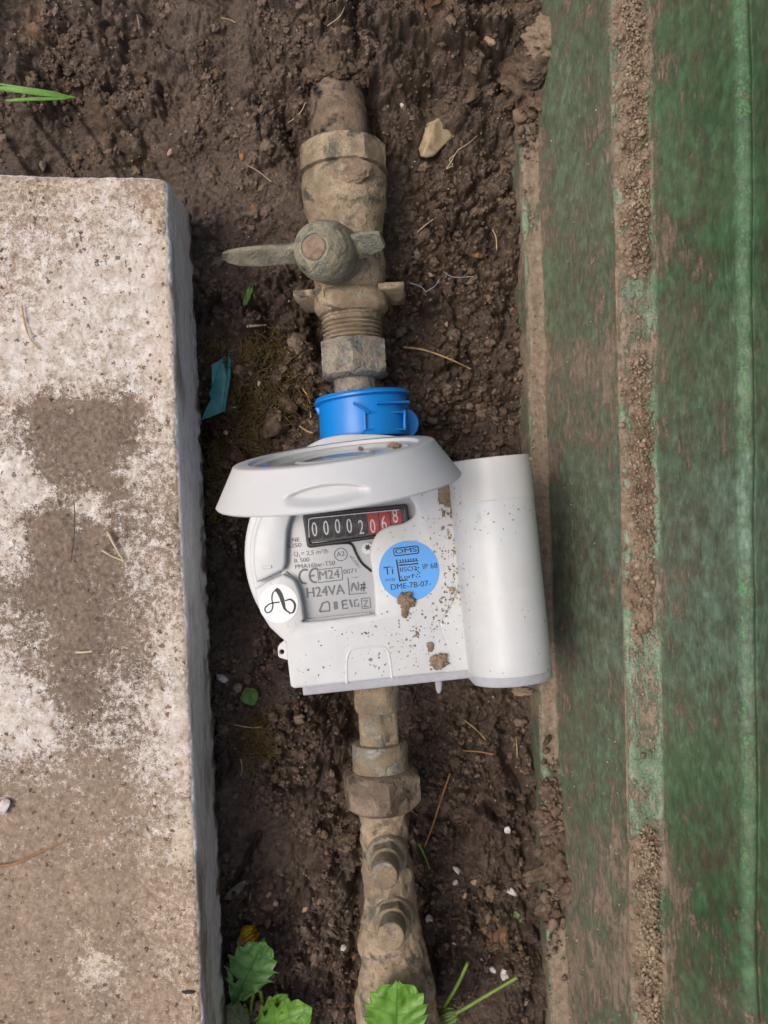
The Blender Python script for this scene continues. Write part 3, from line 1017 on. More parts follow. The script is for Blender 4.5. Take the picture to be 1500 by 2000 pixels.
BV = np.stack([BX.ravel(), BY.ravel(), BZ.ravel()], 1)
# closed ends
caps = [tuple(int(i * nv + (nv - 1)) for i in range(nu)), tuple(int(i * nv) for i in range(nu - 1, -1, -1))]
box_root = thing('plastic_box', (float(rows[2][0]) + 0.12, 0, -0.10), 'muddy green plastic box with stepped ribbed wall beside the trench', 'box')
add_mesh('wall', BV, F, M['box'], root=box_root, attrs={'along': along, 'across': across, 'mud': mudv, 'pale': palev, 'brown': brownv, 'wear': wear, 'film': filmv})
for c in caps:
    vv = BV[list(c)]
    add_mesh('end_panel', vv, [tuple(range(len(c)))], plain('green_end', (0.02, 0.09, 0.04), 0.5), root=box_root, smooth=False)


def box_x(i, Y):
    return rows[i][0] + rows[i][1] * Y


# granular dirt lying on the upper ledge of the box
M['ledge_dirt'] = clod_mat('sandy_dirt', (0.095, 0.065, 0.042), (0.23, 0.168, 0.113), (0.40, 0.315, 0.225), 150)


def ledge_dirt(i0, i1, cover, name, label, seed, amp, pad=(0.0, 0.0)):
    Ys = np.linspace(-0.30, 0.30, 1250)
    T = np.linspace(0, 1, 44)
    TT, YY = np.meshgrid(T, Ys, indexing='ij')
    TT, YY = TT.ravel(), YY.ravel()
    zb = rows[i0][2] + (rows[i1][2] - rows[i0][2]) * TT
    xa = box_x(i0, YY) + pad[0]
    xb = box_x(i1, YY) + pad[1]
    x = xa + (xb - xa) * TT
    qx, qy = to_px(x, YY, zb)
    cov = np.interp(qy, [c[0] for c in cover], [c[1] for c in cover])
    edge_ = np.minimum(TT, 1 - TT) * 2
    g = fbm2(qx / 16, qy / 16, seed, 4) * 1.1 - 0.55 + cov - 0.08 - 0.75 * (1 - edge_) ** 2
    d1, d2, idv = worley2(qx / 7.5, qy / 7.5, seed + 3)
    d3, d4, id2 = worley2(qx / 3.6, qy / 3.6, seed + 4)
    h = np.clip(g, -0.5, 0.9) * amp + (np.clip(1 - d1, 0, 1) * idv * 0.0016 + np.clip(1 - d3, 0, 1) * id2 * 0.0009) * np.clip(g * 3 + 0.4, 0, 1)
    z = zb + h - 0.0009
    o = add_mesh(name, np.stack([x, YY, z], 1), grid_faces(len(T), len(Ys))[:, ::-1].copy(), M['ledge_dirt'], origin=(float(x.mean()), 0, float(z.min())))
    tag(o, label, None, kind='stuff')
    return o


ledge_dirt(4, 5, [(-400, .5), (0, .62), (300, .62), (520, .55), (545, .1), (560, -.25), (680, -.2), (700, .5), (830, .35), (880, .6), (1100, .62), (1180, .6), (1270, .1), (1300, -.35), (1600, -.35), (1640, .55), (2000, .7), (2400, .7)],
           'ledge_dirt', 'sandy brown dirt lying on the upper ledge of the green box', 5, 0.0034, (-0.0005, 0.0006))


def ledge_grit(n, seed):
    r_ = np.random.default_rng(seed)
    cov_y = [-400, 520, 545, 560, 680, 700, 830, 880, 1270, 1300, 1600, 1640, 2400]
    cov_v = [1, 1, .3, .06, .08, 1, .7, 1, .4, .08, .08, 1, 1]
    Y_ = r_.uniform(-0.26, 0.26, n)
    t_ = np.clip(r_.normal(0.52, 0.22, n), -0.03, 1.05)
    x_ = box_x(4, Y_) + (box_x(5, Y_) - box_x(4, Y_)) * t_
    _, qy = to_px(x_, Y_, 0.035)
    keep_ = r_.random(n) < np.interp(qy, cov_y, cov_v)
    h_ = 0.0022 * (1 - np.abs(t_ * 2 - 1) ** 3) * np.interp(qy, cov_y, cov_v)
    return np.stack([x_, Y_, 0.0348 + h_], 1)[keep_]

# ------------------------------------------------------------------ water meter
TH = math.radians(6.0)
OX, OY = 692, 1085


def uvp(u, v, z=0.0):
    """meter frame (u right, v up along the pipe, in px units at z=0) -> place"""
    x = (OX - 750) + u * math.cos(TH) - v * math.sin(TH)
    y = -(OY - 1000) + u * math.sin(TH) + v * math.cos(TH)
    return (x * S, y * S, z)


def case_mat():
    b = NB('white_meter_plastic')
    n = b.noise(90, 4)
    c = b.ramp(n, [(0.3, (0.515, 0.53, 0.535)), (0.7, (0.57, 0.585, 0.59))])
    # dirt specks thrown on the plastic
    wv = b.node('ShaderNodeVectorMath', operation='MULTIPLY_ADD')
    nz = b.node('ShaderNodeTexNoise')
    b.link(b.pos, nz.inputs['Vector'])
    nz.inputs['Scale'].default_value = 1100
    b.link(nz.outputs['Color'], wv.inputs[0])
    wv.inputs[1].default_value = (0.0018, 0.0018, 0.0018)
    b.link(b.pos, wv.inputs[2])
    v = b.voro(800, vec=wv.outputs[0])
    sep = b.node('ShaderNodeSeparateColor')
    b.link(b.voro(800, vec=wv.outputs[0], out='Color'), sep.inputs[0])
    dens = b.attr('speck')
    g = b.math('MULTIPLY', b.math('LESS_THAN', v, b.math('MULTIPLY', b.math('MULTIPLY', sep.outputs[2], sep.outputs[2]), b.math('MULTIPLY_ADD', dens, 0.5, 0.28))), b.math('GREATER_THAN', b.math('ADD', sep.outputs[0], b.math('MULTIPLY', dens, 0.62)), 0.988))
    c = b.mix(g, c, b.ramp(sep.outputs[1], [(0, (0.10, 0.065, 0.04)), (1, (0.30, 0.20, 0.12))]))
    # thin muddy smears
    sm = b.ramp(b.noise(150, 6, 0.72), [(0.6, 0.0), (0.72, 0.5)])
    c = b.mix(b.math('MULTIPLY', sm, b.math('MULTIPLY_ADD', dens, 2.2, 0.1, clamp=True)), c, (0.42, 0.33, 0.23))
    # faint yellowed handling film
    c = b.mix(b.ramp(b.noise(33, 5, 0.65), [(0.45, 0.0), (0.75, 0.35)]), c, (0.55, 0.52, 0.45))
    r = b.ramp(b.noise(200, 4), [(0.3, 0.32), (0.7, 0.45)])
    return b.out(c, r, b.bump(b.noise(2200, 2), 0.06, 0.0002), 0.45)


M['case'] = case_mat()
M['case_plain'] = plain('off_white_plastic', (0.57, 0.575, 0.575), 0.4, 0.45, 0.03, 60, 0.03)
M['grey_plastic'] = plain('pale_grey_plastic', (0.52, 0.53, 0.535), 0.4, 0.45, 0.04, 80, 0.03)
M['dial'] = plain('grey_dial_plate', (0.41, 0.42, 0.43), 0.22, 0.5, 0.02, 30, 0.0)
M['ink'] = plain('grey_ink', (0.12, 0.12, 0.125), 0.5, 0.3, 0.05, 100, 0.0)
M['ink_soft'] = plain('faded_grey_ink', (0.15, 0.155, 0.16), 0.5, 0.3, 0.05, 100, 0.0)
M['black'] = plain('black_plastic', (0.012, 0.012, 0.013), 0.25, 0.5, 0.1, 100, 0.0)
M['drum_black'] = plain('black_number_wheel', (0.018, 0.018, 0.021), 0.35, 0.45, 0.1, 100, 0.0)
M['drum_red'] = plain('red_number_wheel', (0.55, 0.035, 0.035), 0.35, 0.45, 0.06, 100, 0.0)
M['digit'] = plain('white_digits', (0.74, 0.76, 0.80), 0.4, 0.4, 0.03, 100, 0.0)
M['sticker_blue'] = plain('blue_sticker', (0.10, 0.345, 0.76), 0.28, 0.5, 0.04, 40, 0.02)
M['sticker_white'] = plain('white_sticker', (0.78, 0.78, 0.78), 0.35, 0.45, 0.02, 40, 0.02)
M['print_black'] = plain('black_print', (0.02, 0.02, 0.022), 0.4, 0.4, 0.05, 100, 0.0)


def frosted_mat():
    b = NB('frosted_clear_plastic')
    n = b.noise(300, 4)
    b.out(b.ramp(n, [(0.3, (0.50, 0.51, 0.55)), (0.7, (0.60, 0.61, 0.65))]), 0.3, None, 0.5)
    b.p.inputs['Transmission Weight'].default_value = 0.35
    b.p.inputs['IOR'].default_value = 1.3
    return b.m


def pane_mat():
    b = NB('clear_window')
    nt = b.nt
    tr = b.node('ShaderNodeBsdfTransparent')
    gl = b.node('ShaderNodeBsdfGlossy')
    gl.inputs['Roughness'].default_value = 0.08
    fr = b.node('ShaderNodeFresnel')
    fr.inputs[0].default_value = 1.35
    mx = b.node('ShaderNodeMixShader')
    sc_ = b.ramp(b.noise(400, 5, 0.7, b.scale(b.pos, (0.3, 1, 1))), [(0.64, 0.0), (0.75, 0.05)])
    b.link(b.math('ADD', fr.outputs[0], sc_), mx.inputs[0])
    nt.links.new(tr.outputs[0], mx.inputs[1])
    nt.links.new(gl.outputs[0], mx.inputs[2])
    nt.links.new(mx.outputs[0], nt.nodes['Material Output'].inputs[0])
    return b.m


M['frosted'] = frosted_mat()
M['pane'] = pane_mat()
M['lid_glass'] = plain('grey_clear_plastic', (0.42, 0.42, 0.41), 0.12, 0.6, 0.15, 90, 0.05)

meter = thing('water_meter', P(OX, OY, -0.055), 'white round water meter with open lid, number wheels and blue sticker', 'water meter')

SPK = [(880, 980, .75), (900, 1030, .6), (880, 1100, .65), (860, 1180, .7), (840, 1220, .5), (850, 1290, .5), (800, 1250, .25), (740, 1270, .22), (690, 1300, .22), (620, 1320, .14), (580, 1260, .1), (700, 1225, .08), (780, 1190, .2), (800, 1010, .1), (850, 1030, .3), (540, 1060, .05), (520, 1180, .05), (950, 950, .04), (960, 1100, .05), (980, 1250, .08), (1035, 950, .4), (1060, 1250, .4), (1040, 1100, .08), (930, 1300, .25), (1000, 900, .25)]


def speck(V):
    a, b_ = to_px(V[:, 0], V[:, 1], V[:, 2])
    return np.clip(shepard(a, b_, SPK, 3, 12), 0, 1)


def meter_part(name, vf, mat, parent=None, smooth=True):
    V, F = vf
    V = np.asarray(V)
    o = add_mesh(name, V, F, mat, root=meter, parent=parent, smooth=smooth, attrs={'speck': speck(V)} if mat is M['case'] else None)
    if smooth:
        autosmooth(o)
    return o


def autosmooth(o, deg=38):
    """keep hard edges crisp"""
    me = o.data
    import bmesh
    bm = bmesh.new()
    bm.from_mesh(me)
    lim = math.radians(deg)
    for e in bm.edges:
        if len(e.link_faces) == 2 and e.calc_face_angle(0) > lim:
            e.smooth = False
    bm.to_mesh(me)
    bm.free()


def roundpoly(pts, r, n=5):
    out = []
    m = len(pts)
    for i in range(m):
        a, b_, c = (np.array(pts[i - 1], float), np.array(pts[i], float), np.array(pts[(i + 1) % m], float))
        u, v = a - b_, c - b_
        lu, lv = np.linalg.norm(u), np.linalg.norm(v)
        rr = min(r, lu * 0.45, lv * 0.45)
        A, C = b_ + u / lu * rr, b_ + v / lv * rr
        for k in range(n + 1):
            t = k / n
            out.append(tuple((1 - t) ** 2 * A + 2 * t * (1 - t) * b_ + t * t * C))
    return out


# lower body: flow tube and round base
V1 = lathe(P(OX, OY, -0.058), (0, 0, 1), [(0, 0.030), (0.004, 0.036), (0.020, 0.040), (0.040, 0.0405), (0.046, 0.040)], 72)
meter_part('flow_body', V1, M['grey_plastic'])
base = []
for k in range(96):
    a = 2 * math.pi * k / 96
    dlt = (math.degrees(a) - 93 + 180) % 360 - 180
    r = 224 + 19 * math.exp(-(dlt / 42) ** 2)
    base.append((-58 + r * math.cos(a), -85 + r * math.sin(a)))
base_px = [to_px(x * S, y * S, -0.012) for x, y in base]
meter_part('base_ring', plate(base_px, -0.030, -0.012, 0.0012), M['grey_plastic'])
hb = spline([(575, 900), (590, 879), (625, 858), (665, 849), (705, 847.5), (750, 849), (790, 854), (815, 860)], 5) + [(820, 930), (580, 930)]
meter_part('hinge_base', plate(hb, -0.013, -0.0035, 0.001), M['grey_plastic'])
# stepped collar between ring and cover
meter_part('collar', shape2d([arc(OX, OY, 205, 0, 360, 90)[:-1]], -0.016, -0.0075, 0.001), M['case_plain'])

# housing profile across the meter: flat plate, then the radio cylinder
UC, RC, ZC = 276.0, 77.0, 0.009 / S
U0 = -124.0


def zprof(u):
    flat = -3.4
    t = 1 - ((u - UC) / RC) ** 2
    cyl = ZC + RC * math.sqrt(t) if t > 0 else -60
    k = 46.0
    h = max(k - abs(flat - cyl), 0) / k
    return max(flat, cyl) + h * h * k * 0.25


def extrude_prof(u_list, v0, v1, dz, zb, shrink=0.0, bev=3.0, lift_flat=False):
    """solid strip: profile over u, from v0 (low) to v1 (high), underside at zb"""
    vs = [v0, v0 + bev * 0.3, v0 + bev] + list(np.linspace(v0 + bev, v1 - bev, 24))[1:-1] + [v1 - bev, v1 - bev * 0.3, v1]
    V, F = [], []
    for v in vs:
        drop = 0.0
        if v in (vs[0], vs[-1]):
            drop = bev
        elif v in (vs[1], vs[-2]):
            drop = bev * 0.3
        for (u, z) in u_list:
            lift = 3.1 * float(sstep(-110, -165, np.array(v))) * max(0, 1 - abs(z + 3.4) / 25) if lift_flat and z > -50 else 0
            V.append(uvp(u, v, (z - drop + dz + lift) * S if z > -50 else z * S))
    n = len(u_list)
    F = [tuple(q) for q in grid_faces(len(vs), n, False, True)]
    F.append(tuple(range(n)))
    F.append(tuple((len(vs) - 1) * n + k for k in range(n - 1, -1, -1)))
    return np.array(V), F


def housing_prof(ua, ub, dz=0.0, zb=-150.0, rnd=5.0):
    pts = [(ua, zb)]
    pts += [(ua, zprof(ua) - rnd), (ua + rnd * 0.3, zprof(ua) - rnd * 0.3), (ua + rnd, zprof(ua))]
    uu = list(np.linspace(ua + rnd, UC + RC - 0.01, 90))[1:]
    # denser on the flank of the cylinder
    uu = [u for u in uu if u < UC + RC * 0.8] + [UC + RC * math.cos(a) for a in np.linspace(math.acos(0.8), 0, 14)]
    pts += [(u, zprof(u)) for u in uu]
    pts += [(UC + RC * math.cos(a), ZC + RC * math.sin(a)) for a in np.linspace(0, -0.9, 10)[1:]]
    pts += [(UC + RC * 0.55, zb)]
    return pts


hp = housing_prof(-1.0, UC + RC)
meter_part('radio_module', extrude_prof(housing_prof(150, 0, zb=-95), -246, 158, 0, -95, bev=2.5, lift_flat=True), M['case'])
tray_prof = [(u, z - 3.5) if z > -90 else (u, z) for u, z in housing_prof(U0 - 5.5, 0, zb=-120)]
meter_part('clear_tray', extrude_prof(tray_prof, -264, -180, 0, -120, bev=4), M['frosted'])
# creamier end sleeve of the radio cylinder
slv = [(u, z + 0.9) if z > -90 else (u, z) for u, z in housing_prof(206, 0, zb=-94)]
meter_part('end_sleeve', extrude_prof(slv, 78, 157.4, 0, -94, bev=1.0), plain('cream_plastic', (0.57, 0.565, 0.54), 0.38, 0.45, 0.03, 60, 0.03))

# cover plate with the dial opening
hole_r = [(589, 1178), (593, 1207), (601, 1215), (721, 1201), (732, 1196), (730, 1141), (722.5, 1087), (726, 1062), (739.5, 1039), (762, 1027), (787, 1022), (807.5, 1009), (811, 992), (801, 973.6), (787, 956)]
low_left = [(553, 1122), (572, 1132), (582, 1150)]
outer = [(499, 1150), (499, 1165), (506, 1190), (522, 1219), (540, 1238), (557, 1253), (567, 1346), (851, 1316), (928, 1308), (910, 1140), (893, 920), (870, 905), (800, 900)]
cover_loop = spline(low_left + hole_r, 4) + [(780, 920)] + outer[::-1][0:0]
inner_path = spline(low_left + hole_r, 4)
outer_path = [(800, 900), (870, 905), (893, 920), (893, 960)] + arc(OX, OY, 214, 25, -38, 24) + [(866, 1232), (876, 1255), (886, 1285), (893, 1311.5), (575, 1345.2)] + arc(574, 1337, 7, 265, 180, 5)[1:] + [(557, 1253), (545, 1243), (526, 1225), (508, 1196), (499, 1168), (498, 1150)]
cover_loop = inner_path + outer_path + [(520, 1137), (540, 1128)]
meter_part('cover', plate(cover_loop, -0.0135, 0.0, 0.0011), M['case'])
# raised band left of the dial, ends at a notch
band = arc(OX, OY, 198, 120, 195.5, 26) + [(553, 1113)] + spline([(557, 1100), (559, 1055), (562, 1028), (575, 995), (600, 960), (620, 940)], 5)
meter_part('band', plate(band, -0.0125, -0.0004, 0.0013), M['case'])
slot = [(509, 1106), (530, 1104), (531, 1110), (510, 1112)]
meter_part('slot_mark', shape2d([roundpoly(slot, 2)], -0.0006, 0.0001, 0.0002), M['case_plain'])
# inner bowl, dial plate
bowl = spline([(548, 1140), (551, 1060), (570, 990), (620, 930)], 6) + [(810, 930), (825, 990), (800, 1030), (770, 1060), (745, 1120), (745, 1215), (600, 1228), (560, 1180)]
dial_o = meter_part('dial_plate', plate(bowl, -0.009, -0.0060, 0.0003), M['dial'])
# grey sloped lip round the dial
lip = spline([(557, 1118), (578, 1142), (586, 1176), (592, 1203), (602, 1212), (660, 1206), (722, 1199)], 6)
lipV = tube([P(x, y, -0.0052) for x, y in lip], 0.0008, 8)
meter_part('dial_lip', lipV, M['grey_plastic'])
lip2 = spline([(616, 955), (583, 992), (570, 1022), (563, 1055), (561, 1080)], 6)
meter_part('dial_lip', tube([P(x - 5, y, -0.0056) for x, y in lip2], 0.0006, 8), M['grey_plastic'])

# circle seam and moulded arch on the cover
None and meter_part('seam', tube([P(x, y, -0.0009) for x, y in arc(OX, OY, 214, 27, -39, 40)], [0.0003 + 0.0011 * math.sin(math.pi * k / 40) ** 0.4 for k in range(41)], 8), M['case'])
archp = spline([(678, 1334), (677, 1296), (682, 1274), (695, 1266), (740, 1262), (756, 1270), (761, 1286), (766, 1324)], 6)
meter_part('arch_mark', tube([P(x, y, -0.0004) for x, y in archp], 0.00072, 8), M['case_plain'])
meter_part('oval_mark', tube([P(x, y, -0.00015) for x, y in arc(569, 1219, 8, 0, 360, 20, 6)], 0.00035, 6), M['case_plain'])

# seal lug with a hole, clip under the tray
ring = [P(x, y, -0.010) for x, y in arc(551, 1274, 8.5, 0, 360, 24)]
meter_part('seal_lug', shape2d([roundpoly([(542, 1262), (558, 1248), (572, 1292), (556, 1288), (543, 1284)], 7), arc(550.5, 1273.5, 4.6, 0, 360, 16)[:-1]], -0.012, -0.0095, 0.0005), M['case_plain'])
meter_part('clip', shape2d([roundpoly([(849, 1325), (865, 1324), (863, 1350), (857, 1357), (852, 1350)], 3)], -0.016, -0.010, 0.0008), M['frosted'])
meter_part('clip', shape2d([roundpoly([(1020, 1322), (1056, 1312), (1052, 1334), (1030, 1346)], 5)], -0.004, 0.004, 0.0008), M['frosted'])

# counter window: black surround, wheels, pane
ZD = -0.0058
fo = roundpoly([(590, 1004), (796, 984), (802, 1042), (600, 1071)], 8)
fi = roundpoly([(602, 1012), (788, 993.5), (791, 1036), (606, 1062)], 6)
win = meter_part('counter_window', shape2d([fo, fi], -0.0068, -0.0030, 0.0005), M['black'])
meter_part('backing', shape2d([roundpoly([(598, 1008), (792, 990), (795, 1042), (603, 1068)], 4)], -0.0085, -0.00585, 0.0), M['black'], parent=win)
meter_part('window_sill', shape2d([[(607, 1059.5), (730, 1048.5), (731, 1051), (608, 1064)]], -0.0058, -0.0042, 0.0002), M['grey_plastic'], parent=win)
DR = 33.0 * S          # wheel radius
digs = [('0', 616, 1033.7, 0, 1), ('0', 639, 1030.7, 0, 1), ('0', 662, 1027.4, 0, 1), ('0', 685, 1026.9, 0, 1), ('2', 707.5, 1029.6, 0.0, 1), ('0', 729, 1028, 0, 0), ('6', 751, 1021.2, 0, 0), ('8', 774.7, 1006.5, 0, 0)]
axis_u = np.array([math.cos(math.radians(5.6)), math.sin(math.radians(5.6)), 0])
axis_v = np.array([-axis_u[1], axis_u[0], 0])
for k, (dg, cx, cy, _, dark) in enumerate(digs):
    ccx = 616 + 22.65 * k
    ccy = 1032.5 - 22.65 * k * 0.0985
    c = np.array(P(ccx, ccy, -0.0040)) - np.array([0, 0, DR])
    wheel_v, wheel_f = lathe(c - axis_u * 10.3 * S, axis_u, [(0, DR * 0.97), (0.4 * S, DR), (16.5 * S, DR), (16.9 * S, DR * 0.955), (20.4 * S, DR * 0.955), (20.6 * S, DR * 0.93)], 60)
    wh = meter_part('number_wheel', (wheel_v, wheel_f), M['drum_black'] if dark else M['drum_red'], parent=win)
    # teeth strip beside the figures
    off = (np.array(P(cx, cy, -0.005)) - np.array(P(ccx, ccy, -0.005))) @ axis_v
    nxt = {'0': '1', '2': '3', '6': '7', '8': '9'}[dg]
    prv = {'0': '9', '2': '1', '6': '5', '8': '7'}[dg]
    for ch, dv in ((dg, 0.0), (nxt, -40 * S), (prv, 40 * S)):
        tv, tf = text_vf(ch)
        tv = tv - (tv.max(0) + tv.min(0)) / 2
        w0, h0 = tv.max(0) - tv.min(0)
        tx, ty = tv[:, 0] / w0 * 10.0 * S - 2 * S, tv[:, 1] / h0 * 29 * S + off + dv
        an = ty / DR
        if np.abs(an).max() > 1.3:
            continue
        R2 = DR * 1.012
        W = c + np.outer(tx, axis_u) + np.outer(R2 * np.sin(an), axis_v) + np.outer(R2 * np.cos(an), [0, 0, 1])
        meter_part('digit', (W, tf), M['digit'], parent=win, smooth=False)
    for t in range(-4, 5):
        a = t * 0.32 + 0.1
        pts = [c + axis_u * (6.8 * S + q * 3.2 * S) + axis_v * DR * math.sin(a) + np.array([0, 0, 1]) * DR * math.cos(a) for q in (0, 1)]
        meter_part('wheel_tooth', tube(pts, 0.0003, 5), M['drum_black'] if dark else M['drum_red'], parent=win)
meter_part('window_pane', shape2d([roundpoly([(601, 1011), (789, 992.5), (792, 1038), (605, 1063)], 5)], -0.0034, -0.0032, 0.0), M['pane'], parent=win)
hl = tube([P(x, y, -0.0029) for x, y in spline([(604, 1050), (603, 1020), (607, 1013), (640, 1009), (780, 995.5)], 5)], 0.00022, 6)
meter_part('glazing_bead', hl, M['grey_plastic'], parent=win)
# dark gasket running on to the right
meter_part('gasket', tube([P(x, y, -0.0056) for x, y in spline([(640, 1063), (676, 1060.5), (688, 1065), (696, 1082), (707, 1100), (726, 1116)], 6)], 0.00055, 8), M['black'])
meter_part('flow_indicator', lathe(P(718, 1071, -0.0061), (0, 0, 1), [(0, 0.0026), (0.0012, 0.0026), (0.0014, 0.0023)], 24), M['case_plain'])
meter_part('indicator_star', shape2d([[(718 + (7 if k % 2 else 3.6) * math.cos(k * math.pi / 6 + .3), 1069 + (7 if k % 2 else 3.6) * math.sin(k * math.pi / 6 + .3)) for k in range(12)]], -0.0049, -0.0045, 0.0), M['black'])

# dial lettering
ZT = -0.00585


def dial_text(name, s, px, py, h, w, bold=0.0, mat='ink_soft', ang=5.9, z=ZT):
    return meter_part(name, text(s, px, py, h, w, ang, z, bold), M[mat], parent=dial_o, smooth=False)


dial_text('lettering', 'LNE', 564.5, 1059.5, 8.0, 21, 0.01)
dial_text('lettering', '6250', 562, 1070.5, 8.0, 27, 0.01)
dial_text('lettering', 'Q', 574, 1086.5, 8.5, 8.5, 0.0)
dial_text('lettering', '3', 583.5, 1089, 4.5, 3.0, 0.0)
dial_text('lettering', '= 2,5 m³/h', 588, 1085.5, 8.5, 53, 0.0)
dial_text('lettering', 'R 500', 575.5, 1099.5, 8.0, 29, 0.01)
dial_text('lettering', 'PMA16bar-T50', 577, 1111.5, 8.5, 78, 0.012)
dial_text('lettering', 'M24', 624, 1132.5, 17, 40, 0.008)
dial_text('lettering', '0071', 671, 1121, 8.5, 25, 0.008)
dial_text('lettering', 'H24VA', 600, 1167.5, 19, 74, 0.018, 'ink_soft')
dial_text('lettering', 'A2', 657.5, 1087.5, 9.5, 16, 0.008)
dial_text('lettering', 'x0,0001', 681.5, 1086.5, 6.0, 30, 0.0, ang=-52)
dial_text('lettering', 'Metering', 668, 984.5, 8.0, 62, 0.0)
dial_text('lettering', 'Z', 709.5, 1186, 13, 10.5, 0.012)
dial_text('circle_mark', '', 0, 0, 1, 1) if False else None
cir = tube([P(x, y, ZT) for x, y in arc(665.5, 1083, 12.3, 0, 360, 36)], 0.00016, 5)
meter_part('circle_mark', cir, M['ink_soft'], parent=dial_o)


def frame_mark(pts, r=0.00017):
    q = pts + [pts[0]]
    meter_part('frame_mark', tube([P(x, y, ZT) for a, b_ in zip(q[:-1], q[1:]) for x, y in (a, ((a[0] + b_[0]) / 2, (a[1] + b_[1]) / 2))] + [P(*q[0], ZT)], r, 5), M['ink_soft'], parent=dial_o)


frame_mark([(620, 1113), (667, 1107.5), (669, 1132.5), (622, 1138)])
frame_mark([(705.5, 1169.5), (722, 1167.5), (724, 1187), (707, 1189)])


def stroke(pts, w, z, mat, parent, name='stroke', thick=0.00012):
    """flat printed stroke of width w px (list allowed)"""
    n = len(pts)
    V = []
    for i in range(n):
        a, b_ = np.array(pts[max(i - 1, 0)]), np.array(pts[min(i + 1, n - 1)])
        d = (b_ - a) / (np.linalg.norm(b_ - a) + 1e-9)
        nn = np.array([-d[1], d[0]]) * (w[i] if hasattr(w, '__len__') else w) / 2
        for sgn in (1, -1):
            q = np.array(pts[i]) + nn * sgn
            V.append(tuple(P(q[0], q[1], z)))
    F = [tuple((2 * i, 2 * i + 1, 2 * i + 3, 2 * i + 2)) for i in range(n - 1)]
    return meter_part(name, (np.array(V), F), mat, parent=parent, smooth=False)


# CE mark: two open rings
stroke(arc(596, 1126, 11.5, 65, 285, 24, 13.5), 4.0, ZT, M['ink_soft'], dial_o, 'mark')
stroke(arc(616, 1124, 11.5, 65, 285, 24, 13.5), 4.0, ZT, M['ink_soft'], dial_o, 'mark')
stroke([(606, 1125), (614, 1124)], 3.5, ZT, M['ink_soft'], dial_o, 'mark')
# smudged stamp and worn characters at the foot of the dial
stroke([(679.5, 1128), (682.5, 1161.5)], 2.2, ZT, M['ink_soft'], dial_o, 'stamp_bar')
stroke([(681, 1161), (716, 1158)], 1.8, ZT, M['ink_soft'], dial_o, 'stamp_bar')
for (x0, y0, x1, y1, w_) in ((688, 1139, 686, 1155, 4), (690, 1138, 697, 1154, 4.5), (699, 1136, 700, 1153, 3.5), (706, 1140, 705, 1155, 3), (711, 1136, 710, 1155, 4.5), (704, 1142, 715, 1141, 2), (704, 1149, 716, 1148, 2.4), (688, 1128.5, 701, 1127, 1.2)):
    stroke([(x0, y0), ((x0 + x1) / 2 + 0.6, (y0 + y1) / 2), (x1, y1)], [w_ * 0.7, w_, w_ * 0.6], ZT, M['ink_soft'], dial_o, 'stamp_bar')
for pts, w_ in (([(624, 1194), (630, 1178), (640, 1175), (643, 1178), (644, 1193), (624, 1194.5)], 3.4), ([(655, 1175), (656, 1187), (657, 1190)], 8), ([(668, 1174), (670, 1189), (680, 1187.5)], 3.4), ([(668, 1174), (678, 1172.5)], 3.4), ([(669, 1181), (678, 1180)], 2.8),
                ([(683, 1171), (688, 1186)], 4.0), ([(699, 1171), (692, 1173), (693, 1184), (700, 1184), (700, 1178)], 3.0)):
    stroke(pts, w_, ZT, M['ink_soft'], dial_o, 'worn_character')

# blue round sticker
ZS = 0.00025
st = meter_part('blue_sticker', shape2d([arc(799, 1115, 59, 0, 360, 64)[:-1]], 0.00002, ZS, 0.0), M['sticker_blue'])
ZSP = ZS + 0.00006


def on_sticker(name, s, px, py, h, w, bold=0.0, ang=6.0):
    return meter_part(name, text(s, px, py, h, w, ang, ZSP, bold), M['print_black'], parent=st, smooth=False)


on_sticker('lettering', 'Ti', 750.5, 1123, 15.5, 18)
on_sticker('lettering', 'only', 753, 1135.5, 6.3, 20)
on_sticker('lettering', 'IP 68', 826, 1112, 10, 29)
on_sticker('lettering', 'DME-7B-07-', 764, 1152, 10.5, 78, 0.006)
on_sticker('lettering', 'OMS', 772.5, 1081.5, 8.5, 42, 0.03)
lg = roundpoly([(768, 1071.5), (816, 1066), (818, 1080.5), (770, 1086)], 4)
meter_part('logo_frame', tube([P(x, y, ZSP) for x, y in lg + [lg[0]]], 0.00022, 5), M['print_black'], parent=st)
stroke([(774.5, 1093), (781, 1135)], 3.0, ZSP, M['print_black'], st, 'stamp_bar')
stroke([(780, 1134.5), (796, 1132.5)], 2.6, ZSP, M['print_black'], st, 'stamp_bar')
for k in range(7):
    stroke([(781 + 5.2 * k, 1093 - k * 0.5), (782.5 + 5.2 * k, 1097 - k * 0.5)], 2.4, ZSP, M['print_black'], st, 'stamp_bar')
stroke([(779, 1099), (817, 1095)], 2.0, ZSP, M['print_black'], st, 'stamp_bar')
stroke([(779.5, 1104), (800, 1102.5), (817, 1100.5)], [3.2, 2.2, 3.0], ZSP, M['print_black'], st, 'stamp_bar')
on_sticker('lettering', 'IISO2', 782, 1117, 8.2, 33, 0.01)
on_sticker('lettering', 'orF', 789, 1130.5, 7.5, 22, 0.015)
for x, y in ((812, 1112), (816, 1109), (815, 1116), (818, 1119), (814, 1122), (818, 1126), (812, 1127), (782, 1127), (784, 1131)):
    stroke([(x, y), (x + 2.5, y - 0.3)], 2.4, ZSP, M['print_black'], st, 'stamp_bar')

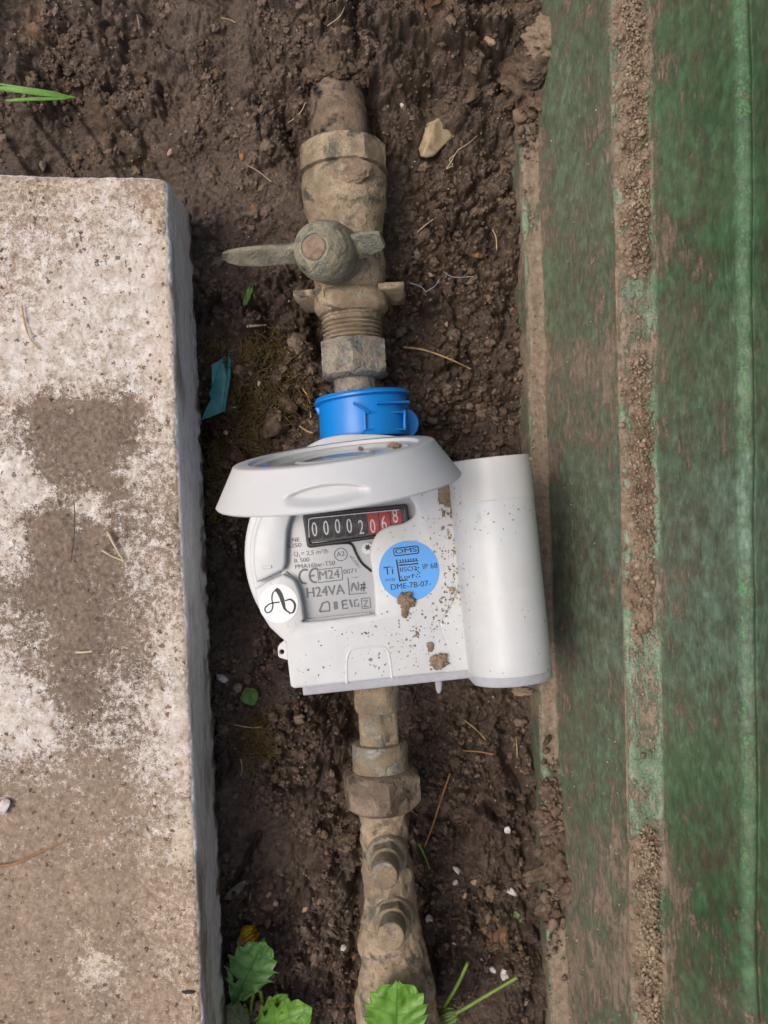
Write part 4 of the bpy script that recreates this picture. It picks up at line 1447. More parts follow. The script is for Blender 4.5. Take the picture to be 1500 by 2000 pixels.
# white round sticker with interlaced letters
ws = meter_part('white_sticker', shape2d([arc(544, 1179, 38, 0, 360, 56)[:-1]], 0.00002, ZS, 0.0), M['sticker_white'])
stroke(spline([(538, 1151), (543, 1154), (549, 1164.5), (553, 1178), (557, 1190), (568, 1198)], 6), [3, 5, 7, 8, 8.5, 9, 9, 9, 9, 9, 9, 9, 8.5, 8.5, 8, 8, 8, 7.5, 7, 7, 6.5, 6, 5.5, 5, 4.5, 4, 3.5, 3, 3, 2.5, 2][:31], ZSP, M['print_black'], ws, 'emblem')
stroke(spline([(540, 1151), (533, 1158), (531, 1169), (533, 1183), (529, 1194), (520.6, 1196), (517.5, 1188), (528, 1179), (546, 1176)], 5), 2.6, ZSP, M['print_black'], ws, 'emblem')
stroke(spline([(556, 1173.6), (568, 1171), (576, 1181), (573, 1195), (564, 1198)], 6), [2.0 + 2.4 * math.sin(math.pi * k / 24) for k in range(25)], ZSP + 0.00002, M['print_black'], ws, 'emblem')

# the lid, standing open on its hinge
PHI, AL = math.radians(7.8), math.radians(10.0)
ul = Vector((math.cos(PHI), math.sin(PHI), 0))
vl = Vector((-math.sin(PHI), math.cos(PHI), 0))
wl = Vector((0, 0, 1)) * math.cos(AL) - vl * math.sin(AL)
nl = vl * math.cos(AL) + Vector((0, 0, 1)) * math.sin(AL)
LC = P(663, 957, 0.046)
RW, RN, TD = 0.0460, 0.0380, 0.0146


def lid_surface(profile, n=320, notch=False):
    V = []
    for (t, r) in profile:
        for k in range(n):
            a = 2 * math.pi * k / n
            rr, tt = r, t
            if notch:
                # thumb scoop on the free edge (top, a = 90 deg)
                da = (a - math.pi / 2 - 0.06)
                s_ = da * RW / 0.0155
                top_t = 0.0078 - 0.0028 * abs(s_) ** 2
                lo_t = 0.0022 + 0.0016 * abs(s_) ** 2
                dep = float(sstep(lo_t - 0.0008, lo_t + 0.0022, np.array(t)) * (1 - sstep(top_t - 0.0007, top_t + 0.0007, np.array(t)))) * min(1, max(0, 1 - abs(s_)) * 5) if abs(s_) < 1 and r > 0.03 and 0.0005 < t else 0
                rr = r - 0.0030 * dep
            V.append(LC + nl * tt + ul * (rr * math.cos(a)) + wl * (rr * math.sin(a)))
    return np.array([tuple(v) for v in V]), n, len(profile)


skirt = [(TD * 0.35, RN - 0.005), (0.0002, RW - 0.0020), (-0.0002, RW - 0.0012), (0.0, RW - 0.0004), (0.0006, RW)]
skirt += [(0.0006 + (TD - 0.0016) * k / 48, RW + (RN - RW) * (k / 48)) for k in range(1, 49)]
skirt += [(TD - 0.0004, RN - 0.0003), (TD, RN - 0.0010), (TD, RN - 0.0060), (TD - 0.0012, RN - 0.0066), (TD - 0.0013, RN - 0.0090)]
V, n_, m_ = lid_surface(skirt, notch=True)
lid = meter_part('lid', (V, [tuple(q)[::-1] for q in grid_faces(m_, n_, False, True)]), M['case_plain'])
V, n_, m_ = lid_surface([(TD - 0.0030, 0.0001), (TD - 0.0030, RN - 0.012), (TD - 0.0028, RN - 0.0112), (TD - 0.0014, RN - 0.0104), (TD - 0.0012, RN - 0.0085)])
meter_part('lid_window', (V, [tuple(q) for q in grid_faces(m_, n_, False, True)]), M['lid_glass'], parent=lid)
V, n_, m_ = lid_surface([(TD - 0.0022, 0.012), (TD - 0.0016, 0.0135), (TD - 0.0022, 0.015)])
meter_part('lid_rib', (V, [tuple(q) for q in grid_faces(m_, n_, False, True)]), M['case_plain'], parent=lid)
# hinge
hc = LC - wl * (RW - 0.002) + nl * 0.008
meter_part('hinge', lathe(hc - ul * 0.008, ul, [(0, 0.003), (0.016, 0.003)], 24), M['case_plain'])
meter_part('hinge_arm', tube([hc, hc + Vector((0, 0.001, -0.006)), hc + Vector((0, 0.0, -0.012))], 0.004, 12), M['case_plain'])

# ------------------------------------------------------------------ pipework
ZP = -0.030


def axis_pt(px, py, z=ZP):
    return P(px, py, z)


def pw(w, z=ZP):
    """half of a width seen as w px at height z -> radius in metres"""
    return w / 2 * S * (D - z) / D


def axial(root, name, a, b_, prof, mat, n=72, noise=0.0, nscale=220, seed=0, rot=0.0, hexn=6, parent=None, sub=0.0012, z=ZP, zb=None, deg=38):
    """turned part on the line from pixel a to pixel b; prof = [(fraction along, width px, [across flats px])]"""
    A, B = P(*a, z), P(*b_, z if zb is None else zb)
    L = (B - A).length
    pr = [(q[0] * L, pw(q[1], z)) + ((pw(q[2], z),) if len(q) > 2 else ()) for q in prof]
    V, F = lathe(A, B - A, pr, n, hexn, rot, noise, nscale, seed, True, up=(0, 0, 1), sub=sub)
    o = add_mesh(name, V, F, mat, root=root, parent=parent)
    autosmooth(o, deg)
    return o


def slab_part(root, name, pts8, mat, parent=None, noise=0.0, seed=0, lev=4):
    """bevelled block from 8 corners (bottom 4, top 4), subdivided and roughened"""
    import bmesh
    bm = bmesh.new()
    vs = [bm.verts.new(p) for p in pts8]
    for f in ((3, 2, 1, 0), (4, 5, 6, 7), (0, 1, 5, 4), (1, 2, 6, 5), (2, 3, 7, 6), (3, 0, 4, 7)):
        bm.faces.new([vs[i] for i in f])
    d = min((pts8[0] - pts8[4]).length, (pts8[0] - pts8[1]).length, (pts8[1] - pts8[2]).length)
    bmesh.ops.bevel(bm, geom=list(bm.edges), offset=d * 0.28, segments=3, affect='EDGES', profile=0.5)
    bmesh.ops.subdivide_edges(bm, edges=list(bm.edges), cuts=2, use_grid_fill=True)
    bm.normal_update()
    V = np.array([tuple(v.co) for v in bm.verts])
    N = np.array([tuple(v.normal) for v in bm.verts])
    F = [tuple(v.index for v in f.verts) for f in bm.faces]
    bm.free()
    if noise:
        V = V + N * ((fbm3(V * 320, seed, 3) - 0.5) * 2 * noise)[:, None]
    return add_mesh(name, V, F, mat, root=root, parent=parent)


# --- buried plastic supply pipe, upper end
pipe = thing('supply_pipe', P(660, 200, -0.045), 'muddy black plastic pipe with blue stripe coming out of soil', 'pipe')
axial(pipe, 'tube', (643, -10), (667, 312), [(0, 88), (0.2, 92), (0.5, 98), (0.8, 104), (1, 106)], M['black_pipe'], noise=0.0007, nscale=110, seed=4, z=-0.056, zb=-0.029, sub=0.001)
M['blue_line'] = plain('blue_stripe', (0.05, 0.20, 0.42), 0.6, 0.3, 0.3, 500, 0.3)
strp = [P(x, y, -0.0345 + 0.0117 + (y - 240) * 0.000085 + 0.0003) for x, y in ((641, 195), (642.5, 215), (644, 240), (646, 262), (648, 288))]
add_mesh('blue_stripe', *tube(strp, 0.0005, 6), M['blue_line'], root=pipe)

# --- upper stop valve
valve = thing('stop_valve', P(680, 480, -0.05), 'old mud-crusted brass stop valve with butterfly handle above the meter', 'valve')
body = axial(valve, 'body', (668, 286), (688, 628), [
    (0, 104), (0.005, 150, 160), (0.03, 176, 160), (0.10, 186, 162), (0.13, 186, 162), (0.165, 176, 160), (0.17, 158), (0.20, 166), (0.28, 163), (0.36, 160), (0.40, 150), (0.44, 144), (0.50, 138), (0.56, 136), (0.62, 136), (0.68, 142), (0.74, 142), (0.80, 136),
    (0.835, 126), (0.845, 134), (0.87, 143), (0.94, 143), (0.965, 130), (0.97, 116), (1, 114)],
    M['brass_mud'], n=96, noise=0.0008, nscale=120, seed=2, hexn=8, rot=0.25, sub=0.001)
thread = []
for k in range(7):
    t0 = k / 7
    thread += [(t0, 105), (t0 + 0.05, 118), (t0 + 0.075, 118), (t0 + 0.125, 105)]
axial(valve, 'threaded_spigot', (686.5, 618), (690.5, 676), thread, M['brass_mud'], n=72, noise=0.0004, nscale=260, seed=5, sub=0.0004, deg=60)
axial(valve, 'union_nut', (690, 668), (693.5, 742), [(0, 108), (0.001, 126, 122), (0.05, 141, 122), (0.80, 141, 122), (0.90, 128, 122), (0.97, 112), (1, 90)], M['brass_grey'], n=96, noise=0.0002, nscale=200, seed=6, rot=0.55, sub=0.0012)
axial(valve, 'tail_pipe', (693, 728), (697, 800), [(0, 82), (0.5, 83), (1, 83)], M['brass_grey'], noise=0.0003, seed=7)
# stem and butterfly handle, leaning to the left
kb = P(672, 505, -0.026)
kt = P(612, 482, 0.012)
kd = (kt - kb)
KL = kd.length
kr = 58 * S * 1.02
stem = add_mesh('stem', *lathe(kb, kd, [(0, 0.0085), (KL * 0.45, 0.0085)], 40, noise=0.0005, seed=3), M['brass_mud'], root=valve)
hv, hf = lathe(kb, kd, [(KL * 0.28, kr * 0.90), (KL * 0.30, kr * 1.0), (KL * 0.62, kr * 1.02), (KL * 0.72, kr * 0.99), (KL * 0.82, kr * 0.90), (KL * 0.90, kr * 0.76), (KL * 0.965, kr * 0.56), (KL * 0.985, kr * 0.50), (KL * 0.985, kr * 0.44), (KL * 0.972, kr * 0.42), (KL * 0.972, kr * 0.001)], 80, noise=0.00045, nscale=160, seed=12, sub=0.0008)
handle = add_mesh('handle', hv, hf, M['handle'], root=valve)
autosmooth(handle, 45)
sv, sf = lathe(kb + kd * 0.955, kd, [(0, 0.0052), (0.0009, 0.0052), (0.0013, 0.0045), (0.0012, 0.0001)], 40, noise=0.0003, nscale=600, seed=9, sub=0.0005)
add_mesh('handle_screw', sv, sf, M['tan_clod'], root=valve, parent=handle)


def wing(pts, name='wing'):
    """flat blade along a list of (px, py, z, half height m, half thickness m)"""
    V, n = [], 20
    for i, (x, y, z, hh, ht) in enumerate(pts):
        p = P(x, y, z)
        a, b_ = P(*pts[max(i - 1, 0)][:3]), P(*pts[min(i + 1, len(pts) - 1)][:3])
        d = (b_ - a).normalized()
        upv = (Vector((0, 0, 1)) * 0.82 + Vector((0.05, 0.55, 0)))
        upv = (upv - d * upv.dot(d)).normalized()
        sd = d.cross(upv).normalized()
        for k in range(n):
            an = 2 * math.pi * k / n
            c_, s_ = math.cos(an), math.sin(an)
            V.append(p + upv * (hh * math.copysign(abs(c_) ** 0.3, c_)) + sd * (ht * 0.75 * math.copysign(abs(s_) ** 0.4, s_)))
    V = np.array([tuple(v) for v in V])
    V = V + (fbm3(V * 300, 4, 3) - 0.5)[:, None] * np.array([[0.0004, 0.0004, 0.0004]])
    F = [tuple(q) for q in grid_faces(len(pts), n, False, True)]
    F += [tuple(range(n - 1, -1, -1)), tuple((len(pts) - 1) * n + k for k in range(n))]
    add_mesh(name, V, F, M['handle'], root=valve, parent=handle)


wing([(600, 492, -0.002, 0.0046, 0.0030), (578, 495, -0.002, 0.0046, 0.0024), (550, 497, -0.001, 0.0048, 0.0021), (510, 500, 0.0, 0.0050, 0.0019), (470, 502, 0.002, 0.0044, 0.0017), (450, 501, 0.003, 0.0034, 0.0014), (434, 499, 0.004, 0.0016, 0.0009)])
wing([(650, 488, -0.006, 0.0048, 0.0032), (668, 486, -0.004, 0.0055, 0.0024), (690, 483, -0.002, 0.0058, 0.0020), (715, 476, 0.002, 0.0058, 0.0018), (735, 470, 0.005, 0.0050, 0.0017), (747, 467, 0.006, 0.0036, 0.0012)])


def lug(x0, x1, yt, zt, zb, th=11, slant=6):
    a = [P(x0, yt + th, zt), P(x1, yt + th - 3, zt), P(x1, yt - 3, zt), P(x0, yt, zt)]
    b_ = [P(x0, yt + th, zt) + Vector((0.004, -0.003, zb - zt)), P(x1, yt + th, zt) + Vector((0.001, -0.003, zb - zt)), P(x1, yt, zt) + Vector((0.001, -0.003, zb - zt)), P(x0, yt, zt) + Vector((0.004, -0.003, zb - zt))]
    slab_part(valve, 'lug', b_ + a, M['brass_mud'], noise=0.0005, seed=int(x0))


lug(571, 628, 566, -0.022, -0.042, 13)
lug(737, 790, 551, -0.020, -0.038, 14)
# dried mud cake on the nut
cake_v, cake_f = blob(P(688, 333, ZP + pw(164) - 0.0005), 0.0062, 5, 4, 0.5, (1.25, 0.85, 0.18))
add_mesh('mud_cake', cake_v, cake_f, M['tan_clod'], root=valve)

# --- blue plastic seal collar between valve and meter
M['blue'] = plain('bright_blue_plastic', (0.005, 0.205, 0.62), 0.33, 0.45, 0.05, 60, 0.05)
collar = thing('seal_collar', P(715, 815, -0.05), 'bright blue plastic seal collar clamped on the pipe above the meter', 'seal collar')
cl = axial(collar, 'sleeve', (707, 773), (714, 858), [(0, 82), (0.0, 172), (0.02, 180), (0.05, 182), (0.09, 180), (0.10, 170), (0.5, 174), (0.95, 176), (1, 172), (1, 80)], M['blue'], n=96, sub=0.002, z=-0.028)
axial(collar, 'rim', (706.5, 771.5), (708, 784), [(0, 150), (0.1, 176), (0.5, 188), (0.8, 188), (1, 176)], M['blue'], parent=None, n=96, sub=0.002, z=-0.028)
# locking tongue with its frame on the right, fin on the left
zr = -0.0085


def box_bar(root, name, pa, pb, w, h, mat, parent=None):
    a, b_ = Vector(pa), Vector(pb)
    d = (b_ - a).normalized()
    sd = Vector((0, 0, 1)).cross(d).normalized() * w / 2
    up = Vector((0, 0, h / 2))
    slab_part(root, name, [a - sd - up, b_ - sd - up, b_ + sd - up, a + sd - up, a - sd + up, b_ - sd + up, b_ + sd + up, a + sd + up], mat, parent)


for a_, b2 in (((711, 807), (790, 806)), ((713, 840), (790, 839)), ((712, 806), (714, 841)), ((790, 802), (790, 842)), ((735, 788), (800, 786))):
    box_bar(collar, 'rib', P(*a_, zr - (0.009 if a_[0] > 780 else 0)), P(*b2, zr - (0.009 if b2[0] > 780 else 0)), 0.0011, 0.006, M['blue'])
box_bar(collar, 'rib', P(690, 787, zr + 0.003), P(722, 806, zr), 0.0010, 0.005, M['blue'])
box_bar(collar, 'rib', P(713, 842, zr - 0.001), P(700, 852, zr), 0.0010, 0.005, M['blue'])
slab_part(collar, 'tongue', [P(x, y, -0.028) for x, y in ((714, 836), (790, 836), (790, 810), (714, 810))] + [P(x, y, z) for x, y, z in ((714, 836, -0.0075), (788, 836, -0.0165), (788, 810, -0.0165), (714, 810, -0.0075))], M['blue'])
ev, ef = lathe(P(783, 831, -0.034), (0.15, 0, 1), [(0, 0.0072), (0.008, 0.0072), (0.0088, 0.0066), (0.009, 0.0001)], 40)
autosmooth(add_mesh('tab_eye', ev, ef, M['blue'], root=collar))
slab_part(collar, 'fin', [P(x, y, -0.036) for x, y in ((622, 812), (640, 800), (640, 788), (614, 796))] + [P(x, y, -0.026) for x, y in ((622, 812), (640, 800), (640, 788), (614, 796))], M['blue'])
box_bar(collar, 'flash_line', P(638, 786, -0.0175), P(640.5, 862, -0.0175), 0.0011, 0.0012, M['blue'])
slab_part(collar, 'fin', [P(x, y, -0.036) for x, y in ((775, 800), (800, 800), (797, 786), (775, 786))] + [P(x, y, -0.026) for x, y in ((775, 796), (795, 797), (797, 788), (775, 788))], M['blue'])
slab_part(collar, 'latch', [P(x, y, -0.014) for x, y in ((644, 776), (664, 776), (664, 771), (644, 771))] + [P(x, y, -0.011) for x, y in ((644, 776), (664, 776), (664, 771), (644, 771))], M['blue'])

# --- outlet valve below the meter
ov = thing('check_valve', P(760, 1700, -0.05), 'dirty brass check valve with two test plugs below the meter', 'valve')
axial(ov, 'ferrule', (735, 1320), (738.5, 1388), [(0, 78), (0.1, 84), (0.3, 90), (0.88, 90), (0.97, 86), (1, 76)], M['brass_old'], noise=0.0004, nscale=150, seed=21)
axial(ov, 'hexagon_neck', (738, 1382), (742, 1456), [(0, 80, 76), (0.05, 84, 76), (0.9, 84, 76), (1, 78, 74)], M['brass_old'], noise=0.0003, seed=22, rot=0.5, n=96)
axial(ov, 'collar', (741.5, 1448), (745, 1512), [(0, 84), (0.02, 102), (0.10, 107), (0.6, 107), (0.8, 110), (0.9, 118), (1, 120)], M['brass_old'], noise=0.0005, nscale=130, seed=23)
axial(ov, 'union_nut', (743.5, 1500), (748, 1580), [(0, 116), (0.04, 132, 136), (0.16, 158, 136), (0.74, 158, 136), (0.86, 140, 136), (0.97, 118), (1, 90)], M['copper_brown'], noise=0.0002, seed=24, rot=0.35, n=96)
axial(ov, 'body', (747, 1568), (782, 2060), [(0, 86), (0.10, 87), (0.22, 90), (0.27, 97), (0.40, 100), (0.45, 110), (0.55, 124), (0.65, 136), (0.72, 148), (0.80, 158), (1, 160)], M['brass_mud'], noise=0.0018, nscale=95, seed=25, n=96, sub=0.001)
for (bx, by, hx, hy, lab) in ((756, 1664, 750, 1712, ''), (770, 1782, 763, 1830, '')):
    zb0 = -0.021
    a = P(bx, by + 6, zb0)
    b_ = P(hx, hy, 0.004)
    dr = b_ - a
    Lp = dr.length
    pv, pf = lathe(a, dr, [(-0.004, 0.0096), (0.0035, 0.0094), (0.0045, 0.0088), (0.0046, 0.0074)], 56, noise=0.0004, nscale=200, seed=int(bx))
    plug = add_mesh('test_plug', pv, pf, M['brass_old'], root=ov)
    autosmooth(plug)
    pv, pf = lathe(a, dr, [(0.003, 0.0082, 0.0072), (0.0115, 0.0082, 0.0072), (0.0125, 0.0074, 0.0072)], 72, rot=0.3, noise=0.0002, seed=3)
    autosmooth(add_mesh('hexagon', pv, pf, M['brass_old'], root=ov, parent=plug))
    pv, pf = lathe(a, dr, [(0.012, 0.0060), (Lp - 0.0012, 0.0060), (Lp - 0.0003, 0.0056), (Lp, 0.0048), (Lp, 0.0001)], 48, noise=0.0003, nscale=300, seed=int(hy), sub=0.0007)
    autosmooth(add_mesh('plug_head', pv, pf, M['tan_clod'] if False else M['brass_old'], root=ov, parent=plug))

# ------------------------------------------------------------------ small things lying about
def single(name, vf, mat, label, cat, group=None, smooth=True, attrs=None):
    o = add_mesh(name, vf[0], vf[1], mat, smooth=smooth, attrs=attrs)
    return tag(o, label, cat, group)


M['cream_stone'] = clod_mat('cream_stone', (0.22, 0.14, 0.07), (0.46, 0.36, 0.22), (0.62, 0.54, 0.40), 120, 0.6)
M['white_chip'] = clod_mat('white_chip', (0.34, 0.28, 0.24), (0.62, 0.58, 0.55), (0.80, 0.79, 0.78), 300, 0.6)
M['pink_chip'] = clod_mat('pinkish_chip', (0.26, 0.17, 0.11), (0.44, 0.30, 0.20), (0.60, 0.46, 0.35), 300, 0.7)
M['grey_chip'] = clod_mat('grey_chip', (0.09, 0.075, 0.06), (0.21, 0.175, 0.14), (0.32, 0.275, 0.225), 200, 0.5)
M['orange_chip'] = clod_mat('orange_brown_chip', (0.10, 0.045, 0.018), (0.24, 0.115, 0.045), (0.38, 0.21, 0.10), 200, 0.6)
M['dark_chip'] = clod_mat('dark_chip', (0.010, 0.010, 0.012), (0.026, 0.025, 0.027), (0.06, 0.058, 0.06), 200, 0.5)
M['straw'] = plain('dry_straw', (0.42, 0.29, 0.135), 0.6, 0.3, 0.35, 260, 0.3)
M['pale_straw'] = plain('pale_straw', (0.56, 0.45, 0.29), 0.6, 0.3, 0.25, 260, 0.3)
M['red_straw'] = plain('reddish_twig', (0.30, 0.155, 0.07), 0.6, 0.3, 0.3, 260, 0.3)
M['root'] = plain('root_fibre', (0.48, 0.37, 0.25), 0.7, 0.25, 0.3, 300, 0.2)
M['dark_twig'] = plain('dark_twig', (0.075, 0.05, 0.03), 0.7, 0.25, 0.3, 300, 0.3)
M['teal'] = plain('teal_plastic', (0.05, 0.235, 0.235), 0.4, 0.45, 0.2, 200, 0.1)
M['moss'] = plain('moss', (0.125, 0.088, 0.032), 0.8, 0.2, 0.55, 90, 0.0)
M['web'] = plain('cobweb_thread', (0.42, 0.42, 0.46), 0.5, 0.3, 0.1, 100, 0.0)


def leaf_mat(name, a, b2, vein):
    b = NB(name)
    n = b.noise(160, 5, 0.6)
    c = b.ramp(n, [(0.3, a), (0.7, b2)])
    c = b.mix(b.math('MULTIPLY', b.attr('vein'), 0.95), c, vein)
    h = b.math('ADD', b.math('MULTIPLY', b.attr('vein'), -0.6), b.math('MULTIPLY', b.noise(700, 3), 0.5))
    b.out(c, 0.45, b.bump(h, 0.35, 0.0005), 0.4)
    b.p.inputs['Subsurface Weight'].default_value = 0.15
    b.p.inputs['Subsurface Radius'].default_value = (0.0006, 0.0012, 0.0003)
    return b.m


M['leaf'] = leaf_mat('mid_green_leaf', (0.050, 0.130, 0.024), (0.100, 0.210, 0.050), (0.026, 0.075, 0.014))
M['leaf_lime'] = leaf_mat('lime_green_leaf', (0.085, 0.205, 0.018), (0.145, 0.300, 0.040), (0.050, 0.135, 0.012))
M['leaf_dull'] = leaf_mat('dull_green_leaf', (0.11, 0.145, 0.05), (0.19, 0.22, 0.10), (0.07, 0.09, 0.03))
M['stem'] = plain('green_stem', (0.145, 0.225, 0.04), 0.5, 0.4, 0.2, 200, 0.1)
M['brown_leaf'] = leaf_mat('wet_brown_leaf', (0.075, 0.036, 0.012), (0.155, 0.075, 0.026), (0.045, 0.022, 0.010))


def leaflet(base, tip, width, up, teeth=7, fold=0.25, curl=0.0, peak=0.55, hole=None, depth=0.16, round_tip=0.0, thick=0.0003):
    """serrated leaflet from base to tip (place points); up = leaf normal"""
    base, tip, up = np.array(base), np.array(tip), np.array(up, float)
    ax = tip - base
    L = np.linalg.norm(ax)
    ax /= L
    up = up - ax * (up @ ax)
    up /= np.linalg.norm(up)
    sd = np.cross(ax, up)
    rows_, cols = 90, 31
    tt = np.linspace(0, 1, rows_)
    cc = np.linspace(-1, 1, cols)
    T, C = np.meshgrid(tt, cc, indexing='ij')
    e = math.log(0.5) / math.log(peak)
    prof = np.sin(np.pi * np.clip(T, 0, 1) ** e) ** (0.72) * (1 - 0.0 * T)
    if round_tip:
        prof = np.maximum(prof * (1 - round_tip), 0) + round_tip * np.sqrt(np.clip(1 - ((T - 0.45) / 0.56) ** 2, 0, 1))
    saw = (T * teeth + 0.15) % 1.0
    tooth = 1 - depth * (1 - saw) ** 0.8 * (0.5 + 0.8 * np.sin(np.pi * T)) + 0.05
    W = width * prof * tooth
    sweep = np.abs(C) ** 1.6 * W * 0.42                     # teeth point forward
    s = C * W
    a = T * L * 0.95 + sweep * (1 - T) ** 0.5
    # side veins run forward from the midrib
    vcoord = (T - np.abs(C) * 0.13 * (width / L) * 2.2) * teeth + 0.62
    vd = np.abs((vcoord % 1.0) - 0.5) * 2
    vein = np.clip(1 - (1 - vd) / 0.16, 0, 1) * (1 - 0.35 * np.abs(C))
    vein = np.maximum(vein, np.clip(1 - np.abs(C) / 0.05, 0, 1))
    h = fold * np.abs(s) - curl * (T ** 2) * L - 0.03 * L * (1 - vd) * 0 + 0.014 * L * np.cos((vcoord % 1.0) * 2 * np.pi) * np.abs(C)
    h = h + (fbm2(T.ravel() * 5, C.ravel() * 3, 3, 2).reshape(T.shape) - 0.5) * 0.06 * L
    V = base + a.ravel()[:, None] * ax + s.ravel()[:, None] * sd + h.ravel()[:, None] * up
    F = grid_faces(rows_, cols)
    if hole:
        cen = (F % cols).mean(1) / (cols - 1) * 2 - 1
        ct = (F // cols).mean(1) / (rows_ - 1)
        F = F[np.hypot((cen - hole[1]) / hole[2], (ct - hole[0]) / (hole[2] * 0.32)) > 1]
    n = len(V)
    V2 = np.concatenate([V, V - up * thick])
    F2 = np.concatenate([F, F[:, ::-1] + n])
    return V2, F2, np.concatenate([vein.ravel(), vein.ravel()])


def add_leaf(root, mat, *a, **k):
    V, F, vn = leaflet(*a, **k)
    return add_mesh('leaf', V, F, mat, root=root, attrs={'vein': vn})


def on_ground(pts, lift=0.0008):
    g = ground_at([p[0] for p in pts], [p[1] for p in pts])
    g[:, 2] += lift
    return [tuple(q) for q in g]


def twig(name, pts, r, mat, label, cat, lift=0.0015, r_end=None, group=None, z=None, seg=5, flat=1.0):
    if z is None:
        w = on_ground(pts, lift)
        zs_ = np.array([q[2] for q in w])
        # a stiff twig bridges the hollows
        zl = np.maximum(np.linspace(zs_[0], zs_[-1], len(zs_)), zs_)
        w = [tuple(P(p[0], p[1], float(z_))) for p, z_ in zip(pts, zl)]
    else:
        w = [tuple(P(p[0], p[1], z + lift)) for p in pts]
    return single(name, tube(spline(w, seg), r * 0.8, 7, (r_end or r) * 0.7, flat), mat, label, cat, group)


def chip(name, px, py, rpx, mat, label, cat, seed, squash=(1, 1, 0.7), z=None, facet=True, group=None, sub=2, sink=0.35, rough=0.4):
    g = ground_at([px], [py])[0] if z is None else np.array(P(px, py, z))
    r = rpx * S * (D - g[2]) / D
    V, F = blob((0, 0, 0), r, seed, sub, rough, squash, facet=facet)
    a = seed * 1.7
    R = np.array([[math.cos(a), -math.sin(a), 0], [math.sin(a), math.cos(a), 0], [0, 0, 1]])
    V = V @ R.T + g + np.array([0, 0, r * squash[2] * (1 - 2 * sink)])
    return single(name, (V, F), mat, label, cat, group)


